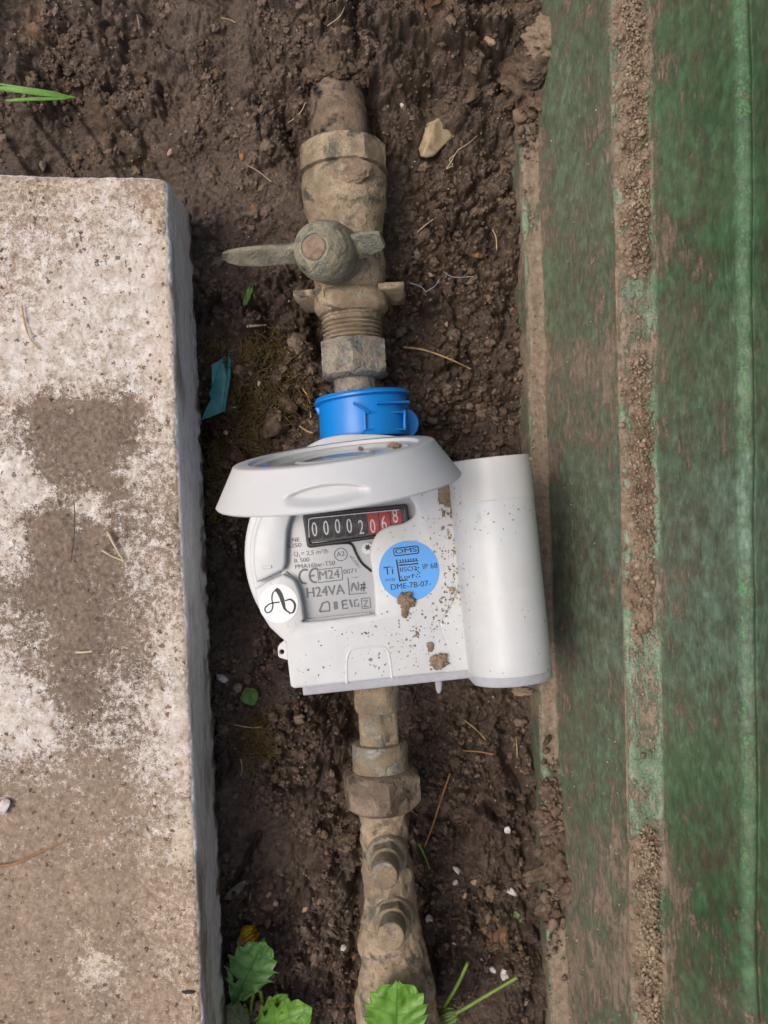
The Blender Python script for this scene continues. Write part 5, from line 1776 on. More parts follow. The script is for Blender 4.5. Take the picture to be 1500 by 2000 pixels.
# --- stones, chips
cs = np.array([(815, 255), (838, 240), (862, 236), (880, 242), (874, 262), (850, 272), (838, 300), (828, 307), (820, 285)], float)
g0 = ground_at([845], [268])[0]
V, F = blob((0, 0, 0), 1.0, 31, 4, 0.15, (1, 1, 1), facet=True)
kz = S * (D - g0[2]) / D
V[:, 0] = V[:, 0] * 42 * kz + V[:, 1] * 8 * kz
V[:, 1] = V[:, 1] * 45 * kz * (1.0 - 0.25 * np.sign(V[:, 0]) * np.clip(np.abs(V[:, 0]) / (30 * kz), 0, 1))
V[:, 2] *= 0.0075
single('stone', (V + g0 + np.array([0, 0, 0.0022]), F), M['cream_stone'], 'large cream-coloured angular stone in the soil right of the valve', 'stone')
CH = [
    ('stone_chip', 785, 205, 8, 'white_chip', 'small white chip above the cream stone', 'stone'),
    ('stone_chip', 991, 1619, 9, 'white_chip', 'round white grain in dark soil near the green box, level with lower nut', 'stone'),
    ('stone_chip', 894, 1701, 11, 'white_chip', 'tall pitted white lump right of the upper test plug', 'stone'),
    ('stone_chip', 890, 1722, 7, 'white_chip', 'small white crumb just below the pitted white lump', 'stone'),
    ('stone_chip', 926, 1723, 8, 'pink_chip', 'pale crumb between two white lumps right of the test plugs', 'stone'),
    ('stone_chip', 907, 1749, 8, 'pink_chip', 'pinkish crumb right of the pipe, midway between the test plugs', 'stone'),
    ('stone_chip', 998, 1738, 13, 'white_chip', 'largest white lump beside the green box', 'stone'),
    ('stone_chip', 838, 1795, 10, 'white_chip', 'white flake sticking to right side of the lower pipe', 'stone'),
    ('stone_chip', 887, 1842, 6, 'white_chip', 'thin white sliver in the soil above the green flower stalks', 'stone'),
    ('stone_chip', 985, 1898, 13, 'white_chip', 'white lump at the end of the green flower stalk', 'stone'),
    ('stone_chip', 963, 1894, 8, 'white_chip', 'smaller white crumb left of lump near the flower stalk', 'stone'),
    ('stone_chip', 471, 1784, 12, 'pink_chip', 'pale crumbly lump beside the slab above the yellow flower', 'stone'),
    ('stone_chip', 523, 1747, 10, 'pink_chip', 'tan chip right of the brown shard', 'stone'),
    ('stone_chip', 539, 1764, 7, 'pink_chip', 'small tan chip diagonal below another tan chip', 'stone'),
    ('stone_chip', 597, 1773, 9, 'pink_chip', 'lone cream chip halfway between slab and lower pipe', 'stone'),
    ('stone_chip', 547, 1703, 10, 'grey_chip', 'flat greyish flake standing in soil left of upper test plug', 'stone'),
    ('stone_chip', 671, 1851, 8, 'white_chip', 'white chip left of the lower test plug', 'stone'),
    ('stone_chip', 435, 1325, 13, 'white_chip', 'white pitted lump touching the slab left of the meter corner', 'stone'),
    ('stone_chip', 466, 1341, 12, 'grey_chip', 'beige pebble between white lump and green leaf scrap', 'stone'),
    ('stone_chip', 482, 1325, 12, 'grey_chip', 'upright beige pebble above the green leaf scrap', 'stone'),
    ('stone_chip', 506, 748, 7, 'white_chip', 'white round bead in the moss right of the teal scrap', 'stone'),
    ('stone_chip', 458, 796, 4, 'white_chip', 'tiny white bead beside foot of the teal scrap', 'stone'),
    ('stone_chip', 490, 727, 6, 'grey_chip', 'greyish grain just above the white bead in moss', 'stone'),
    ('stone_chip', 589, 696, 6, 'white_chip', 'white crumb left of the upper union nut', 'stone'),
    ('stone_chip', 441, 846, 7, 'pink_chip', 'pale chip near slab below the teal scrap', 'stone'),
    ('stone_chip', 421, 947, 11, 'grey_chip', 'grey pebble wedged by the slab left of the open lid', 'stone'),
    ('stone_chip', 408, 965, 9, 'grey_chip', 'small grey pebble touching slab left of the lid rim', 'stone'),
    ('stone_chip', 476, 307, 11, 'orange_chip', 'orange-brown brick crumb left of the octagonal nut', 'stone'),
    ('stone_chip', 495, 405, 9, 'orange_chip', 'dull orange crumb pressed in clay left of the valve', 'stone'),
    ('stone_chip', 333, 298, 9, 'pink_chip', 'pale chip in the clay just above slab corner', 'stone'),
    ('stone_chip', 843, 538, 10, 'pink_chip', 'pale chip in the crumbly soil right of the valve lug', 'stone'),
    ('stone_chip', 812, 495, 14, 'grey_chip', 'rounded brown pebble right of the handle', 'stone'),
    ('stone_chip', 930, 498, 15, 'orange_chip', 'reddish brown pebble near the green box, right of the handle', 'stone'),
    ('stone_chip', 872, 634, 6, 'pink_chip', 'small cream grain above the long straw', 'stone'),
    ('stone_chip', 955, 80, 12, 'pink_chip', 'buff chip in loose soil close to top of the green box', 'stone'),
    ('stone_chip', 85, 325, 12, 'grey_chip', 'pitted grey pebble at the slab far edge', 'stone'),
    ('stone_chip', 82, 205, 6, 'cream_stone', 'yellow grain under the grass tuft', 'stone'),
    ('stone_chip', 495, 215, 9, 'dark_chip', 'black lump in the clay left of the plastic pipe', 'stone'),
    ('stone_chip', 592, 178, 11, 'dark_chip', 'black stone beside the buried end of the plastic pipe', 'stone'),
    ('stone_chip', 460, 590, 13, 'dark_chip', 'black lump beside the small green sprout', 'stone'),
    ('stone_chip', 585, 665, 17, 'clod', 'loose soil ball left of the threaded spigot', 'clod'),
    ('stone_chip', 560, 790, 24, 'clod', 'smooth brown clod left of the blue collar', 'clod'),
    ('stone_chip', 540, 830, 32, 'clod', 'broad brown clod above left end of the open lid', 'clod'),
]
for i, (nm, x, y, r, m, lb, ct) in enumerate(CH):
    sq = (1, [0.7, 0.9, 0.55][i % 3], 0.6)
    chip('soil_clod' if ct == 'clod' else nm, x, y, r * 1.12, M[m], lb, ct, 40 + i, sq, sub=3 if r > 9 else 2)
g0 = P(8, 1576, 0.002)
single('stone_chip', blob(g0, 0.0037, 77, 3, 0.35, (0.9, 1, 0.6), facet=True), M['white_chip'], 'white stone chip lying on the slab at the photo edge', 'stone')
single('seed_husk', blob(P(368, 1938, 0.0005), 0.0027, 78, 3, 0.3, (1, 0.28, 0.2)), M['dark_chip'], 'dark seed husk on the slab near its right edge', 'seed')

# flat shards and leaves
sh = ground_at([460], [1732])[0]
k0 = S * (D - sh[2]) / D
sp_ = [(-24, -22), (-14, -6), (6, 12), (22, 21), (24, 16), (12, -4), (-6, -20)]
slabv = [(sh[0] + x * k0, sh[1] + y * k0, sh[2] + 0.0035 + 0.00006 * x) for x, y in sp_] + [(sh[0] + x * k0, sh[1] + y * k0, sh[2] - 0.002) for x, y in sp_]
n7 = len(sp_)
single('stone_shard', (np.array(slabv), [tuple(range(n7 - 1, -1, -1)), tuple(range(n7, 2 * n7))] + [((i + 1) % n7, i, i + n7, (i + 1) % n7 + n7)[::-1] for i in range(n7)]), M['grey_chip'], 'long brown stone shard lying against the slab near the bottom', 'stone', smooth=False)


def ground_leaf(base, tip, w, mat, label, cat='leaf', lift=0.0015, name='dead_leaf', **k):
    a, b_ = on_ground([base, tip], lift)
    V, F, vn = leaflet(a, b_, w * S, (0, 0.1, 1), **k)
    return single(name, (V, F), mat, label, cat, attrs={'vein': vn})


ground_leaf((935, 1765), (985, 1862), 30, M['brown_leaf'], 'wet orange-brown dead leaf on the soil by the green box', teeth=3, depth=0.03, fold=0.1)
ground_leaf((668, 2005), (688, 1915), 26, M['brown_leaf'], 'curled brown dead leaf left of the pipe at the bottom', teeth=3, depth=0.03, fold=-0.5, lift=0.004)
ground_leaf((838, 22), (856, -12), 16, M['brown_leaf'], 'orange-brown leaf fragment at the top edge of the photo', teeth=2, depth=0.02, fold=0.1, lift=0.003)
ground_leaf((484, 1340), (497, 1378), 20, M['leaf'], 'small bright green leaf scrap left of the meter tray', teeth=2, depth=0.05, name='leaf_scrap', lift=0.003, peak=0.3)
ground_leaf((497, 553), (477, 604), 8, M['leaf'], 'small green sprout in clay left of the valve lug', teeth=2, depth=0.3, name='sprout', lift=0.003)
ground_leaf((1004, 1775), (1014, 1800), 11, M['leaf_dull'], 'tiny green leaf scrap at the foot of the green box', teeth=2, depth=0.05, name='leaf_scrap', lift=0.002)
ground_leaf((680, -8), (694, 12), 8, M['leaf_lime'], 'tiny lime green leaf at the top edge above the pipe', teeth=2, depth=0.05, name='leaf_scrap', lift=0.004)
ground_leaf((455, 868), (470, 905), 14, M['dark_twig'] if False else M['brown_leaf'], 'dark flat leaf fragment left of the open lid', teeth=2, depth=0.02, lift=0.002)

# teal scrap
tp = [(446, 683), (449, 700), (444, 740), (440, 770), (433, 805), (410, 815), (393, 820), (402, 797), (412, 780), (408, 770), (414, 755), (413, 712), (425, 706), (433, 700), (438, 688)]
tg = on_ground([(430, 750)], 0)[0][2]
tv = [tuple(P(x, y, tg + 0.0075 - 0.00022 * max(0, x - 436) + 0.0009 * math.sin(y * 0.07))) for x, y in tp]
tv2 = [(a_, b_, c_ - 0.0007) for a_, b_, c_ in tv]
nt_ = len(tp)
scrap = single('plastic_scrap', (np.array(tv + tv2), [tuple(range(nt_))[::-1], tuple(range(nt_, 2 * nt_))] + [(i, (i + 1) % nt_, (i + 1) % nt_ + nt_, i + nt_) for i in range(nt_)]), M['teal'], 'torn teal plastic scrap standing in the moss beside the slab', 'plastic scrap', smooth=False)
so = np.array(scrap.location)
fl_ = tube([P(x, y, tg + 0.0068) for x, y in ((449, 690), (447, 740), (441, 775), (436, 805))], 0.0009, 8)
f2 = add_mesh('folded_edge', np.asarray(fl_[0]) - so, fl_[1], M['teal'], origin=(0, 0, 0))
f2.parent = scrap

# --- straws, twigs, roots
twig('straw', [(788, 678), (830, 684), (880, 702), (918, 720)], 0.0008, M['straw'], 'long yellow straw lying on dark soil right of the upper union nut', 'straw', r_end=0.0004)
twig('twig', [(879, 1511), (862, 1560), (846, 1610), (829, 1654)], 0.0007, M['red_straw'], 'thin orange-brown twig right of the lower union nut', 'twig', lift=0.004)
twig('straw', [(818, 1647), (828, 1668), (840, 1697)], 0.0010, M['stem'], 'short green grass stub at the tip of the orange twig', 'grass', lift=0.003, r_end=0.0004)
twig('straw', [(483, 637), (500, 636), (518, 635)], 0.0010, M['pale_straw'], 'short pale wood chip in the soil left of the threaded spigot', 'wood chip', r_end=0.0007)
twig('root_fibre', [(870, 332), (880, 318), (894, 294), (915, 280), (932, 265)], 0.0004, M['root'], 'looped pale root fibre below the cream stone', 'root', r_end=0.0002)
twig('root_fibre', [(873, 330), (884, 322), (878, 312), (890, 300)], 0.0003, M['root'], 'short pale root curl tangled under the cream stone', 'root')
twig('root_fibre', [(815, 454), (828, 442), (845, 429)], 0.0004, M['root'], 'straight white root right of the handle wing', 'root')
twig('root_fibre', [(962, 448), (969, 465), (970, 488)], 0.0004, M['root'], 'bent pale root near the green box, right of the handle', 'root')
twig('root_fibre', [(482, 322), (505, 335), (530, 355)], 0.0003, M['root'], 'thin root fibre left of the valve body', 'root')
twig('root_fibre', [(563, 240), (585, 222), (597, 200)], 0.0003, M['root'], 'curved root hair left of the plastic pipe', 'root')
twig('root_fibre', [(640, 50), (665, 30), (680, -5)], 0.0003, M['root'], 'thin root above the pipe at the top edge', 'root')
twig('root_fibre', [(430, 35), (445, 37), (460, 44)], 0.0003, M['root'], 'pale root hair on the trench edge at top', 'root')
twig('root_fibre', [(267, 25), (270, 40), (272, 56)], 0.0003, M['root'], 'upright root hair at the top left of the trench', 'root')
twig('straw', [(590, 757), (604, 780), (607, 815)], 0.0006, M['straw'], 'bent straw left of the blue collar', 'straw')
twig('straw', [(585, 832), (600, 842), (612, 846)], 0.0007, M['straw'], 'short straw stub at the foot of the blue collar', 'straw')
twig('straw', [(905, 1405), (930, 1425), (948, 1444)], 0.0004, M['straw'], 'thin straw on soil right of the lower collar', 'straw')
twig('straw', [(903, 1466), (935, 1468), (962, 1473)], 0.0006, M['red_straw'], 'reddish straw lying level right of the lower nut', 'straw')
twig('straw', [(1008, 1440), (1010, 1470), (1008, 1500)], 0.0004, M['straw'], 'upright straw at the foot of the green box', 'straw')
twig('straw', [(425, 800), (440, 815), (458, 832)], 0.0006, M['dark_twig'], 'dark twig under the teal scrap', 'twig')
twig('straw', [(470, 1480), (473, 1500), (470, 1515)], 0.0004, M['straw'], 'fine straw hanging below the moss patch', 'straw')
twig('straw', [(455, 1415), (490, 1421), (510, 1420)], 0.0004, M['straw'], 'thin straw across the moss left of the ferrule', 'straw')
twig('straw', [(490, 1740), (488, 1760)], 0.0004, M['straw'], 'tiny straw beside the brown shard', 'straw')
twig('straw', [(632, 580), (630, 560), (632, 548)], 0.0004, M['straw'], 'orange straw stuck between handle and left lug', 'straw', z=-0.018)
# on the slab
twig('straw', [(210, 1038), (225, 1068), (242, 1097)], 0.0008, M['pale_straw'], 'dry straw on the slab slanting down to the right', 'straw', z=0.0008, r_end=0.0004)
twig('straw', [(198, 1074), (218, 1086), (240, 1095)], 0.0006, M['pale_straw'], 'shorter straw on the slab meeting the slanting one', 'straw', z=0.0008, r_end=0.0004)
twig('straw', [(42, 596), (48, 630), (58, 660), (76, 682)], 0.0005, M['straw'], 'curved thin straw on the upper white part of the slab', 'straw', z=0.0004)
twig('straw', [(144, 975), (146, 1015), (144, 1055), (138, 1098)], 0.00028, M['dark_twig'], 'dark thin twig on muddy middle of the slab', 'twig', z=0.0008)
twig('twig', [(-8, 1692), (30, 1686), (62, 1672), (100, 1655), (134, 1640)], 0.0008, M['red_straw'], 'long brown pine needle on lower left of the slab', 'twig', z=0.0006, r_end=0.0004)
twig('straw', [(146, 1274), (163, 1274), (180, 1272)], 0.0006, M['pale_straw'], 'short pale straw lying level on the slab', 'straw', z=0.0008)

# cobweb strands right of the lug
for i, pts in enumerate((((800, 552), (822, 560), (832, 570)), ((832, 570), (850, 558), (858, 545)), ((865, 530), (885, 541), (925, 540)))):
    w = [tuple(P(x, y, -0.036)) for x, y in pts]
    single('cobweb_thread', tube(spline(w, 5), 0.00013, 5), M['web'], ['cobweb thread slanting down beside the right lug', 'cobweb thread rising away from the right lug', 'level cobweb thread over the soil towards the green box'][i], 'cobweb', 'cobweb right of the valve')

# --- grass tuft
gt = thing('grass_tuft', P(148, 191, -0.045), 'bright green grass blades above the slab at the left edge', 'grass')
for pts, w in (([(-12, 172), (40, 177), (90, 184), (148, 191)], 0.0014), ([(10, 197), (60, 194), (110, 193), (148, 191)], 0.0008), ([(-12, 163), (40, 171), (100, 180), (130, 187)], 0.0005)):
    cp = spline([tuple(P(x, y, -0.034 + 0.004 * math.sin((148 - x) / 160 * 2.2))) for x, y in pts], 8)
    m = len(cp)
    V = []
    for i, c in enumerate(cp):
        ww = w * (math.sin(math.pi * min(1, (i + 1.5) / (m + 1))) ** 0.6) * (0.5 + 0.5 * (1 - i / m)) + 0.0002
        c = np.array(c)
        V += [c + [0, ww, 0.0003], c + [0, 0, -0.0002], c + [0, -ww, 0.0003]]
    V = np.array(V)
    F = grid_faces(m, 3)
    n = len(V)
    add_mesh('blade', np.concatenate([V, V - [0, 0, 0.00025]]), np.concatenate([F, F[:, ::-1] + n]), M['leaf_lime'], root=gt, attrs={'vein': np.zeros(2 * n)})

# --- strawberry plant at the slab foot
sp1 = thing('strawberry_plant', P(500, 1985, -0.06), 'small strawberry plant with toothed green leaves growing at the slab foot', 'plant')
add_leaf(sp1, M['leaf'], P(455, 1962, -0.046), P(517, 1836, -0.030), 0.0128, (-0.05, -0.25, 1), teeth=6, fold=0.12, curl=0.05, peak=0.56, hole=(0.36, -0.52, 0.17), depth=0.25)
add_leaf(sp1, M['leaf_lime'], P(478, 2030, -0.044), P(612, 1970, -0.034), 0.0105, (0.05, 0.25, 1), teeth=5, fold=0.22, curl=0.08, peak=0.58, depth=0.28)
add_leaf(sp1, M['leaf_lime'], P(490, 2010, -0.046), P(566, 1938, -0.040), 0.0050, (-0.3, 0.2, 1), teeth=4, fold=0.4, curl=0.0, peak=0.6, depth=0.26)
add_leaf(sp1, M['leaf_dull'], P(490, 2010, -0.050), P(438, 1968, -0.046), 0.0068, (0.2, 0.3, 1), teeth=4, fold=-0.3, curl=0.1, peak=0.5, depth=0.28)
for pts in ([(507, 1930, -0.046), (512, 1952, -0.050), (517, 1975, -0.055)], [(497, 1930, -0.044), (492, 1955, -0.050), (489, 1985, -0.057)], [(478, 1965, -0.05), (490, 1990, -0.057)]):
    add_mesh('stem', *tube(spline([tuple(P(*p)) for p in pts], 5), 0.0009, 8), M['stem'], root=sp1)

sp2 = thing('strawberry_leaf', P(770, 2060, -0.045), 'large bright strawberry leaf over the pipe at the bottom edge', 'leaf')
V, F, vn = leaflet(P(772, 2085, -0.012), P(776, 1924, 0.002), 0.0152, (0.0, -0.1, 1), teeth=7, fold=-0.06, curl=0.08, peak=0.62, depth=0.22, round_tip=0.75)
add_mesh('leaf', V, F, M['leaf_lime'], root=sp2, attrs={'vein': vn})
add_mesh('stem', *tube(spline([tuple(P(772, 2080, -0.012)), tuple(P(800, 2130, -0.02)), tuple(P(850, 2150, -0.05))], 6), 0.0009, 8), M['stem'], root=sp2)

st3 = thing('flower_stalks', P(850, 2010, -0.06), 'two green stalks with a closed bud right of the pipe bottom', 'plant')
add_mesh('stalk', *tube(spline([tuple(P(x, y, z)) for x, y, z in ((842, 2015, -0.05), (862, 1975, -0.040), (890, 1930, -0.033), (914, 1880, -0.030))], 6), 0.0010, 9, 0.0008), M['stem'], root=st3)
add_mesh('stalk', *tube(spline([tuple(P(x, y, z)) for x, y, z in ((884, 1982, -0.036), (915, 1965, -0.034), (950, 1944, -0.032), (1010, 1909, -0.030))], 6), 0.0010, 9, 0.0008), M['stem'], root=st3)
ba, bb = P(893, 1977, -0.036), P(860, 1990, -0.038)
bv, bf = lathe(ba, bb - ba, [(0, 0.0012), (0.001, 0.0024), (0.003, 0.0032), (0.006, 0.0032), (0.0082, 0.0024), (0.0086, 0.0010)], 40, noise=0.0003, nscale=500, seed=5)
bud = add_mesh('bud', bv, bf, M['leaf_dull'], root=st3, attrs={'vein': np.zeros(len(bv))})
for k in range(9):
    a = 2 * math.pi * k / 9
    x_, y_, d_ = frame(bb - ba)
    pts = [ba + d_ * t + (x_ * math.cos(a) + y_ * math.sin(a)) * r for t, r in ((0.0008, 0.0023), (0.003, 0.0034), (0.006, 0.0034), (0.0088, 0.0022))]
    add_mesh('sepal', *tube(pts, 0.00042, 5), M['stem'], root=st3, parent=bud)

# --- withered yellow flower
fl = thing('dandelion_flower', P(488, 1822, -0.058), 'closed yellow and orange flower head lying beside the slab', 'flower')
M['petal_y'] = plain('yellow_petal', (0.62, 0.40, 0.015), 0.5, 0.3, 0.25, 200, 0.1)
M['petal_o'] = plain('orange_petal', (0.50, 0.16, 0.008), 0.5, 0.3, 0.3, 200, 0.1)
g0 = ground_at([472], [1832])[0]
fa, fb = Vector(g0) + Vector((0, 0, 0.004)), Vector(ground_at([503], [1808])[0]) + Vector((0, 0, 0.005))
x_, y_, d_ = frame(fb - fa)
FL = (fb - fa).length
add_mesh('calyx', *lathe(fa - d_ * 0.0015, d_, [(0, 0.0012), (0.002, 0.0026), (0.004, 0.0030), (0.0052, 0.0024)], 24, noise=0.0005, nscale=500, seed=2), M['straw'], root=fl)
for k in range(26):
    a = 2.4 * k
    rr = 0.0012 + 0.0024 * (k / 26)
    dirv = x_ * math.cos(a) + y_ * math.sin(a)
    pts = [fa + d_ * 0.002 + dirv * rr * 0.6, fa + d_ * (FL * 0.5) + dirv * rr * 1.25, fa + d_ * (FL * (0.88 + 0.18 * rng.random())) + dirv * rr * 0.95]
    add_mesh('petal', *tube(spline([tuple(p) for p in pts], 4), [0.0006, 0.0008, 0.0009, 0.001, 0.001, 0.001, 0.0009, 0.0007, 0.0003], 6, flat=0.45), M['petal_o'] if k % 5 < 2 else M['petal_y'], root=fl)

# --- mud on the meter, the box and the pipes
def mud(name, px, py, rpx, z, seed, label, squash=(1, 1, 0.4), mat='tan_clod', ang=0.0):
    V, F = blob((0, 0, 0), 1.0, seed, 5, 0.6, squash, nscale=2.2)
    n = fbm3(V * 6 + seed, seed, 4, 0.6)
    V = V * (1 + (n - 0.5) * 0.5)[:, None]
    r = rpx * S * (D - z) / D
    c, s = math.cos(ang), math.sin(ang)
    V = V * r @ np.array([[c, s, 0], [-s, c, 0], [0, 0, 1]]) + np.array(P(px, py, z))
    return single(name, (V, F), M[mat], label, 'mud')


mud('mud_clod', 793, 1172, 15, 0.0012, 3, 'brown mud clod stuck on the lower rim of the blue sticker', (1.0, 0.9, 0.4))
mud('mud_clod', 791, 1193, 9, 0.0008, 5, 'narrow mud drip hanging under the clod on blue sticker', (0.7, 1.4, 0.35))
mud('mud_clod', 857, 1292, 16, 0.0010, 8, 'mud clod on white cover near its lower edge', (1.0, 0.9, 0.35))
mud('mud_clod', 841, 1264, 7, 0.0006, 9, 'small ochre mud spot above the lower cover clod', (0.8, 1.2, 0.3), 'tan_clod')
mud('mud_clod', 876, 965, 22, 0.0008, 12, 'thick mud smear on the cover under the right end of lid', (0.9, 1.0, 0.22), ang=0.4)
mud('mud_clod', 888, 988, 15, 0.0015, 14, 'lower tail of mud smear beside the radio cylinder', (0.6, 1.3, 0.25), ang=0.2)
mud('mud_clod', 1003, 1333, 14, 0.020, 16, 'mud patch on the translucent rim at foot of the cylinder', (1.2, 0.5, 0.4))
mud('mud_clod', 1021, 1350, 17, 0.012, 18, 'crumbly mud lump hanging below the radio cylinder', (1.2, 0.5, 0.5))
mud('mud_clod', 771, 870, 9, 0.040, 20, 'tiny mud crumb on back face of the open lid', (1.2, 0.6, 0.4))
mud('mud_clod', 704, 876, 5, 0.042, 21, 'speck of mud on lid window rim', (1.0, 0.7, 0.4))
mud('mud_clod', 1028, 893, 12, 0.016, 22, 'mud streak on the upper right shoulder of the radio cylinder', (1.4, 0.45, 0.3), ang=-0.2)
mud('mud_clod', 1038, 945, 12, 0.012, 24, 'dry mud smear down the right flank of the radio cylinder', (0.35, 1.6, 0.3))
mud('mud_clod', 1053, 1212, 7, 0.013, 25, 'brown spot low on the right flank of the cylinder', (0.6, 1.2, 0.3))
mud('mud_clod', 940, 1265, 9, 0.0075, 26, 'thin tan smear in the fold left of cylinder foot', (1.5, 0.4, 0.25), ang=-0.7)
# soil clumps on the pipe end and on the lower ledge of the box
for (x, y, r, z, sd, lb, m) in (
        (1040, 95, 34, -0.046, 31, 'big dark soil clump on lower ledge at the top of the green box', 'clod'),
        (1032, 150, 40, -0.046, 33, 'largest soil clump heaped where the ledge meets trench soil', 'clod'),
        (1055, 190, 27, -0.044, 35, 'soil clump at the lower end of the heap on ledge', 'clod'),
        (1085, 75, 30, -0.030, 37, 'dry tan clump stuck high on the box wall at top', 'tan_clod'),
        (1072, 120, 32, -0.036, 39, 'soil clump between the dry tan clump and the big heap', 'clod'),
        (628, 128, 24, -0.030, 61, 'soil clump banked on the left of the buried pipe end', 'clod'),
        (655, 112, 30, -0.026, 63, 'soil clump lying over the buried end of the plastic pipe', 'clod'),
        (694, 132, 24, -0.030, 65, 'soil clump banked on the right of the buried pipe end', 'clod'),
        (1022, 30, 26, -0.046, 41, 'clump beside bright green strip at the top edge', 'clod'),
        (1052, 20, 26, -0.044, 42, 'topmost soil clump on the box ledge at photo edge', 'clod'),
        (1072, 1545, 15, -0.046, 43, 'flat soil clump on lower ledge level with the lower nut', 'clod'),
        (1082, 1612, 24, -0.048, 45, 'soil clump on the lower ledge right of the upper test plug', 'clod'),
        (1098, 1690, 32, -0.044, 47, 'broad soil clump covering the lower ledge near bottom right', 'clod'),
        (1118, 1735, 18, -0.036, 49, 'crumbly clump against the box wall near bottom right', 'clod'),
        (1078, 1765, 20, -0.052, 51, 'soil clump spilling from ledge down to the trench', 'clod')):
    mud('soil_clump', x, y, r * (1.1 + 0.35 * ((sd * 7) % 5) / 5), z, sd, lb, (1.0, 1.25, 0.5), m, 0.3 * sd)

# --- uncountable: crumbs, grit, specks, moss
import bmesh


def ico(sub):
    bm = bmesh.new()
    bmesh.ops.create_icosphere(bm, subdivisions=sub, radius=1.0)
    V = np.array([tuple(v.co) for v in bm.verts])
    F = np.array([[v.index for v in f.verts] for f in bm.faces])
    bm.free()
    return V, F


def scatter(name, pos, rad, mat, label, seed=0, sub=1, squash=0.75, rough=0.6):
    rs = np.random.default_rng(seed)
    base_, Fb = ico(sub)
    shapes = []
    for k in range(10):
        n = fbm3(base_ * 2.3 + k * 9.1, seed + k, 3)
        shapes.append(base_ * (1 + (n - 0.5) * 2 * rough)[:, None] * rs.uniform(0.5, 1.25, 3))
    shapes = np.array(shapes)
    N = len(pos)
    pick = rs.integers(0, 10, N)
    a = rs.uniform(0, 2 * np.pi, N)
    b_ = rs.uniform(-0.6, 0.6, N)
    V = shapes[pick] * np.asarray(rad)[:, None, None]
    ca, sa, cb, sb = np.cos(a), np.sin(a), np.cos(b_), np.sin(b_)
    x = V[..., 0] * ca[:, None] - V[..., 1] * sa[:, None]
    y = V[..., 0] * sa[:, None] + V[..., 1] * ca[:, None]
    z = V[..., 2] * squash
    y, z = y * cb[:, None] - z * sb[:, None], y * sb[:, None] + z * cb[:, None]
    W = np.stack([x, y, z], -1) + np.asarray(pos)[:, None, :]
    nb = len(base_)
    F = (Fb[None] + (np.arange(N) * nb)[:, None, None]).reshape(-1, 3)
    o = add_mesh(name, W.reshape(-1, 3), F, mat, origin=(0, 0, -0.06), attrs={'tone': np.repeat(rs.random(N) ** 2, nb)})
    return tag(o, label, None, kind='stuff')


rs = np.random.default_rng(5)


def soil_points(n, sd):
    r2 = np.random.default_rng(sd)
    x = np.concatenate([r2.uniform(330, 1040, int(n * 0.85)), r2.uniform(-10, 400, n - int(n * 0.85))])
    y = np.concatenate([r2.uniform(-10, 2010, int(n * 0.85)), r2.uniform(-10, 345, n - int(n * 0.85))])
    dens = fbm2(x / 70, y / 70, sd, 3) - 0.16 * soil_smooth(x, y)
    keep = r2.random(len(x)) < sstep(0.30, 0.58, dens)
    return x[keep], y[keep]


x, y = soil_points(34000, 71)
g = np.stack([(x - 750) * KREF, -(y - 1000) * KREF, np.zeros(len(x))], 1)
g[:, 2] = soil_height(g[:, 0], g[:, 1])
rad = np.clip(rs.lognormal(math.log(0.00062), 0.6, len(x)), 0.0003, 0.0040)
g[:, 2] += rad * np.where(rad > 0.0011, 0.0, 0.2)
small = rad < 0.0011
scatter('soil_crumbs', g[small], rad[small], M['clod'], 'small crumbs of brown soil all over the trench', 1, 1)
scatter('soil_lumps', g[~small], rad[~small], M['clod'], 'larger loose lumps of brown soil over the trench', 2, 3, rough=0.95)
x, y = soil_points(1500, 93)
g = np.stack([(x - 750) * KREF, -(y - 1000) * KREF, np.zeros(len(x))], 1)
g[:, 2] = soil_height(g[:, 0], g[:, 1]) + 0.0001
scatter('sand_grit', g, rs.uniform(0.0002, 0.00062, len(x)), M['pink_chip'], 'pale sand grains and grit in the trench soil', 3, 1)
# specks thrown in an arc over the cover
a = np.radians(rs.normal(-8, 30, 300))
rr = 205 + rs.normal(0, 13, 300)
ax_, ay_ = OX + rr * np.cos(a), OY - rr * np.sin(a)
ok = (ax_ < 905) & (ay_ > 985) & (ay_ < 1300)
ax_, ay_ = ax_[ok], ay_[ok]
ex, ey = rs.uniform(575, 850, 60), rs.uniform(1235, 1325, 60)
ax_, ay_ = np.concatenate([ax_, ex]), np.concatenate([ay_, ey])
pp = np.array([tuple(P(q, w, 0.0001)) for q, w in zip(ax_, ay_)])
rad = np.clip(rs.lognormal(math.log(0.00028), 0.65, len(pp)), 0.00010, 0.0014)
rad[-60:] *= 0.7
scatter('mud_specks', pp, rad, M['tan_clod'], 'dried mud specks spattered over the white meter cover', 4, 1, 0.5)
# crumbs on the box wall and ledge
yy = rs.uniform(-0.26, 0.26, 700)
tt = rs.random(700)
xx = box_x(3, yy) + (box_x(4, yy) - box_x(3, yy)) * tt
zz = rows[3][2] + (rows[4][2] - rows[3][2]) * tt
keep = rs.random(700) < 0.25 + 0.6 * (yy < -0.1)
scatter('wall_crumbs', np.stack([xx, yy, zz], 1)[keep] - [0.0002, 0, 0], rs.uniform(0.0002, 0.0007, 700)[keep], M['ledge_dirt'], 'crumbs of dry dirt clinging to the lower wall of the green box', 6, 1)
yy = rs.uniform(-0.24, 0.23, 420)
tt = rs.random(420)
xx = box_x(2, yy) + (box_x(3, yy) - box_x(2, yy)) * tt
zz = np.full(420, rows[2][2])
cl_y = np.concatenate([rs.normal(-0.163, 0.022, 500), rs.normal(0.212, 0.02, 300)])
cl_t = rs.uniform(-0.1, 1.25, 800)
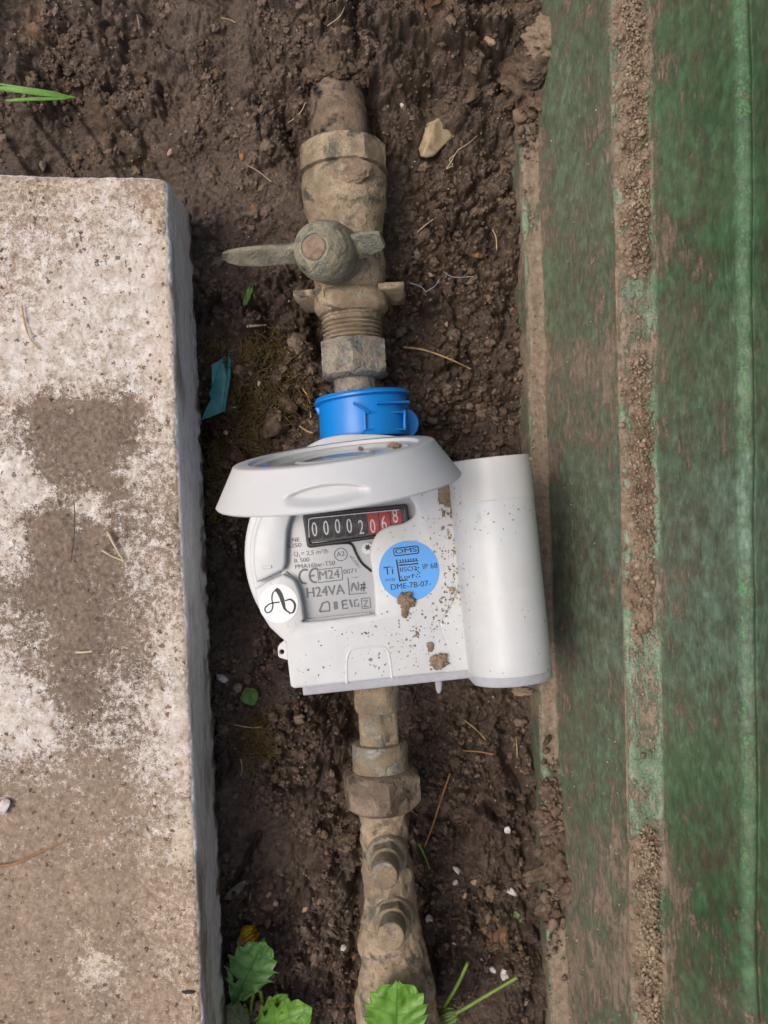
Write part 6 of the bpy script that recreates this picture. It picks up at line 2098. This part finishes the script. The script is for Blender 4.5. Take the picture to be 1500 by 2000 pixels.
cl_x = box_x(2, cl_y) + (box_x(3, cl_y) - box_x(2, cl_y)) * cl_t
scatter('heap_crumbs', np.stack([cl_x, cl_y, rows[2][2] + rs.uniform(0.0, 0.0045, 800) * (1 - np.abs(cl_t - 0.5))], 1), np.clip(rs.lognormal(math.log(0.0009), 0.5, 800), 0.0003, 0.0032), M['clod'], 'crumbled soil heaped on the lower ledge of the green box', 9, 2, rough=0.9)
scatter('ledge_crumbs', np.stack([xx, yy, zz], 1), rs.uniform(0.0002, 0.0008, 420), M['ledge_dirt'], 'crumbs of dirt on the lower ledge of the green box', 7, 1)


gp = ledge_grit(7000, 3)
scatter('ledge_grit', gp, np.clip(rs.lognormal(math.log(0.00042), 0.5, len(gp)), 0.0002, 0.0018), M['ledge_dirt'], 'loose sandy grains and crumbs on the upper ledge of the green box', 8, 1)


def moss(patches, seed, label):
    r3 = random.Random(seed)
    Vs, Fs, off = [], [], 0
    for (cx, cy, rx, ry, n) in patches:
        qx = [cx + rx * r3.gauss(0, 0.5) for _ in range(n)]
        qy = [cy + ry * r3.gauss(0, 0.5) for _ in range(n)]
        g = ground_at(qx, qy)
        for p in g:
            p = Vector(p)
            a = r3.uniform(0, 6.28)
            d = Vector((math.cos(a), math.sin(a), r3.uniform(-0.1, 0.7)))
            L = r3.uniform(0.003, 0.009)
            pts = []
            for k in range(5):
                pts.append(p + Vector((0, 0, 0.0006)))
                p = p + d * (L / 4)
                d = (d + Vector((r3.gauss(0, 0.5), r3.gauss(0, 0.5), r3.gauss(-0.15, 0.35)))).normalized()
            v, f = tube(pts, r3.uniform(0.0002, 0.0005), 4, 0.0001, closed_ends=False)
            Vs.append(v)
            Fs += [tuple(i + off for i in q) for q in f]
            off += len(v)
    o = add_mesh('moss', np.concatenate(Vs), np.array(Fs), M['moss'], origin=(0, 0, -0.06))
    return tag(o, label, None, kind='stuff')


moss([(520, 690, 70, 45, 300), (480, 780, 75, 60, 520), (560, 770, 50, 50, 200), (435, 930, 45, 75, 480), (425, 985, 25, 30, 120), (505, 1445, 50, 45, 260), (420, 700, 25, 50, 100), (500, 860, 50, 40, 120)], 3, 'brown-green moss strands on the damp soil beside the slab')
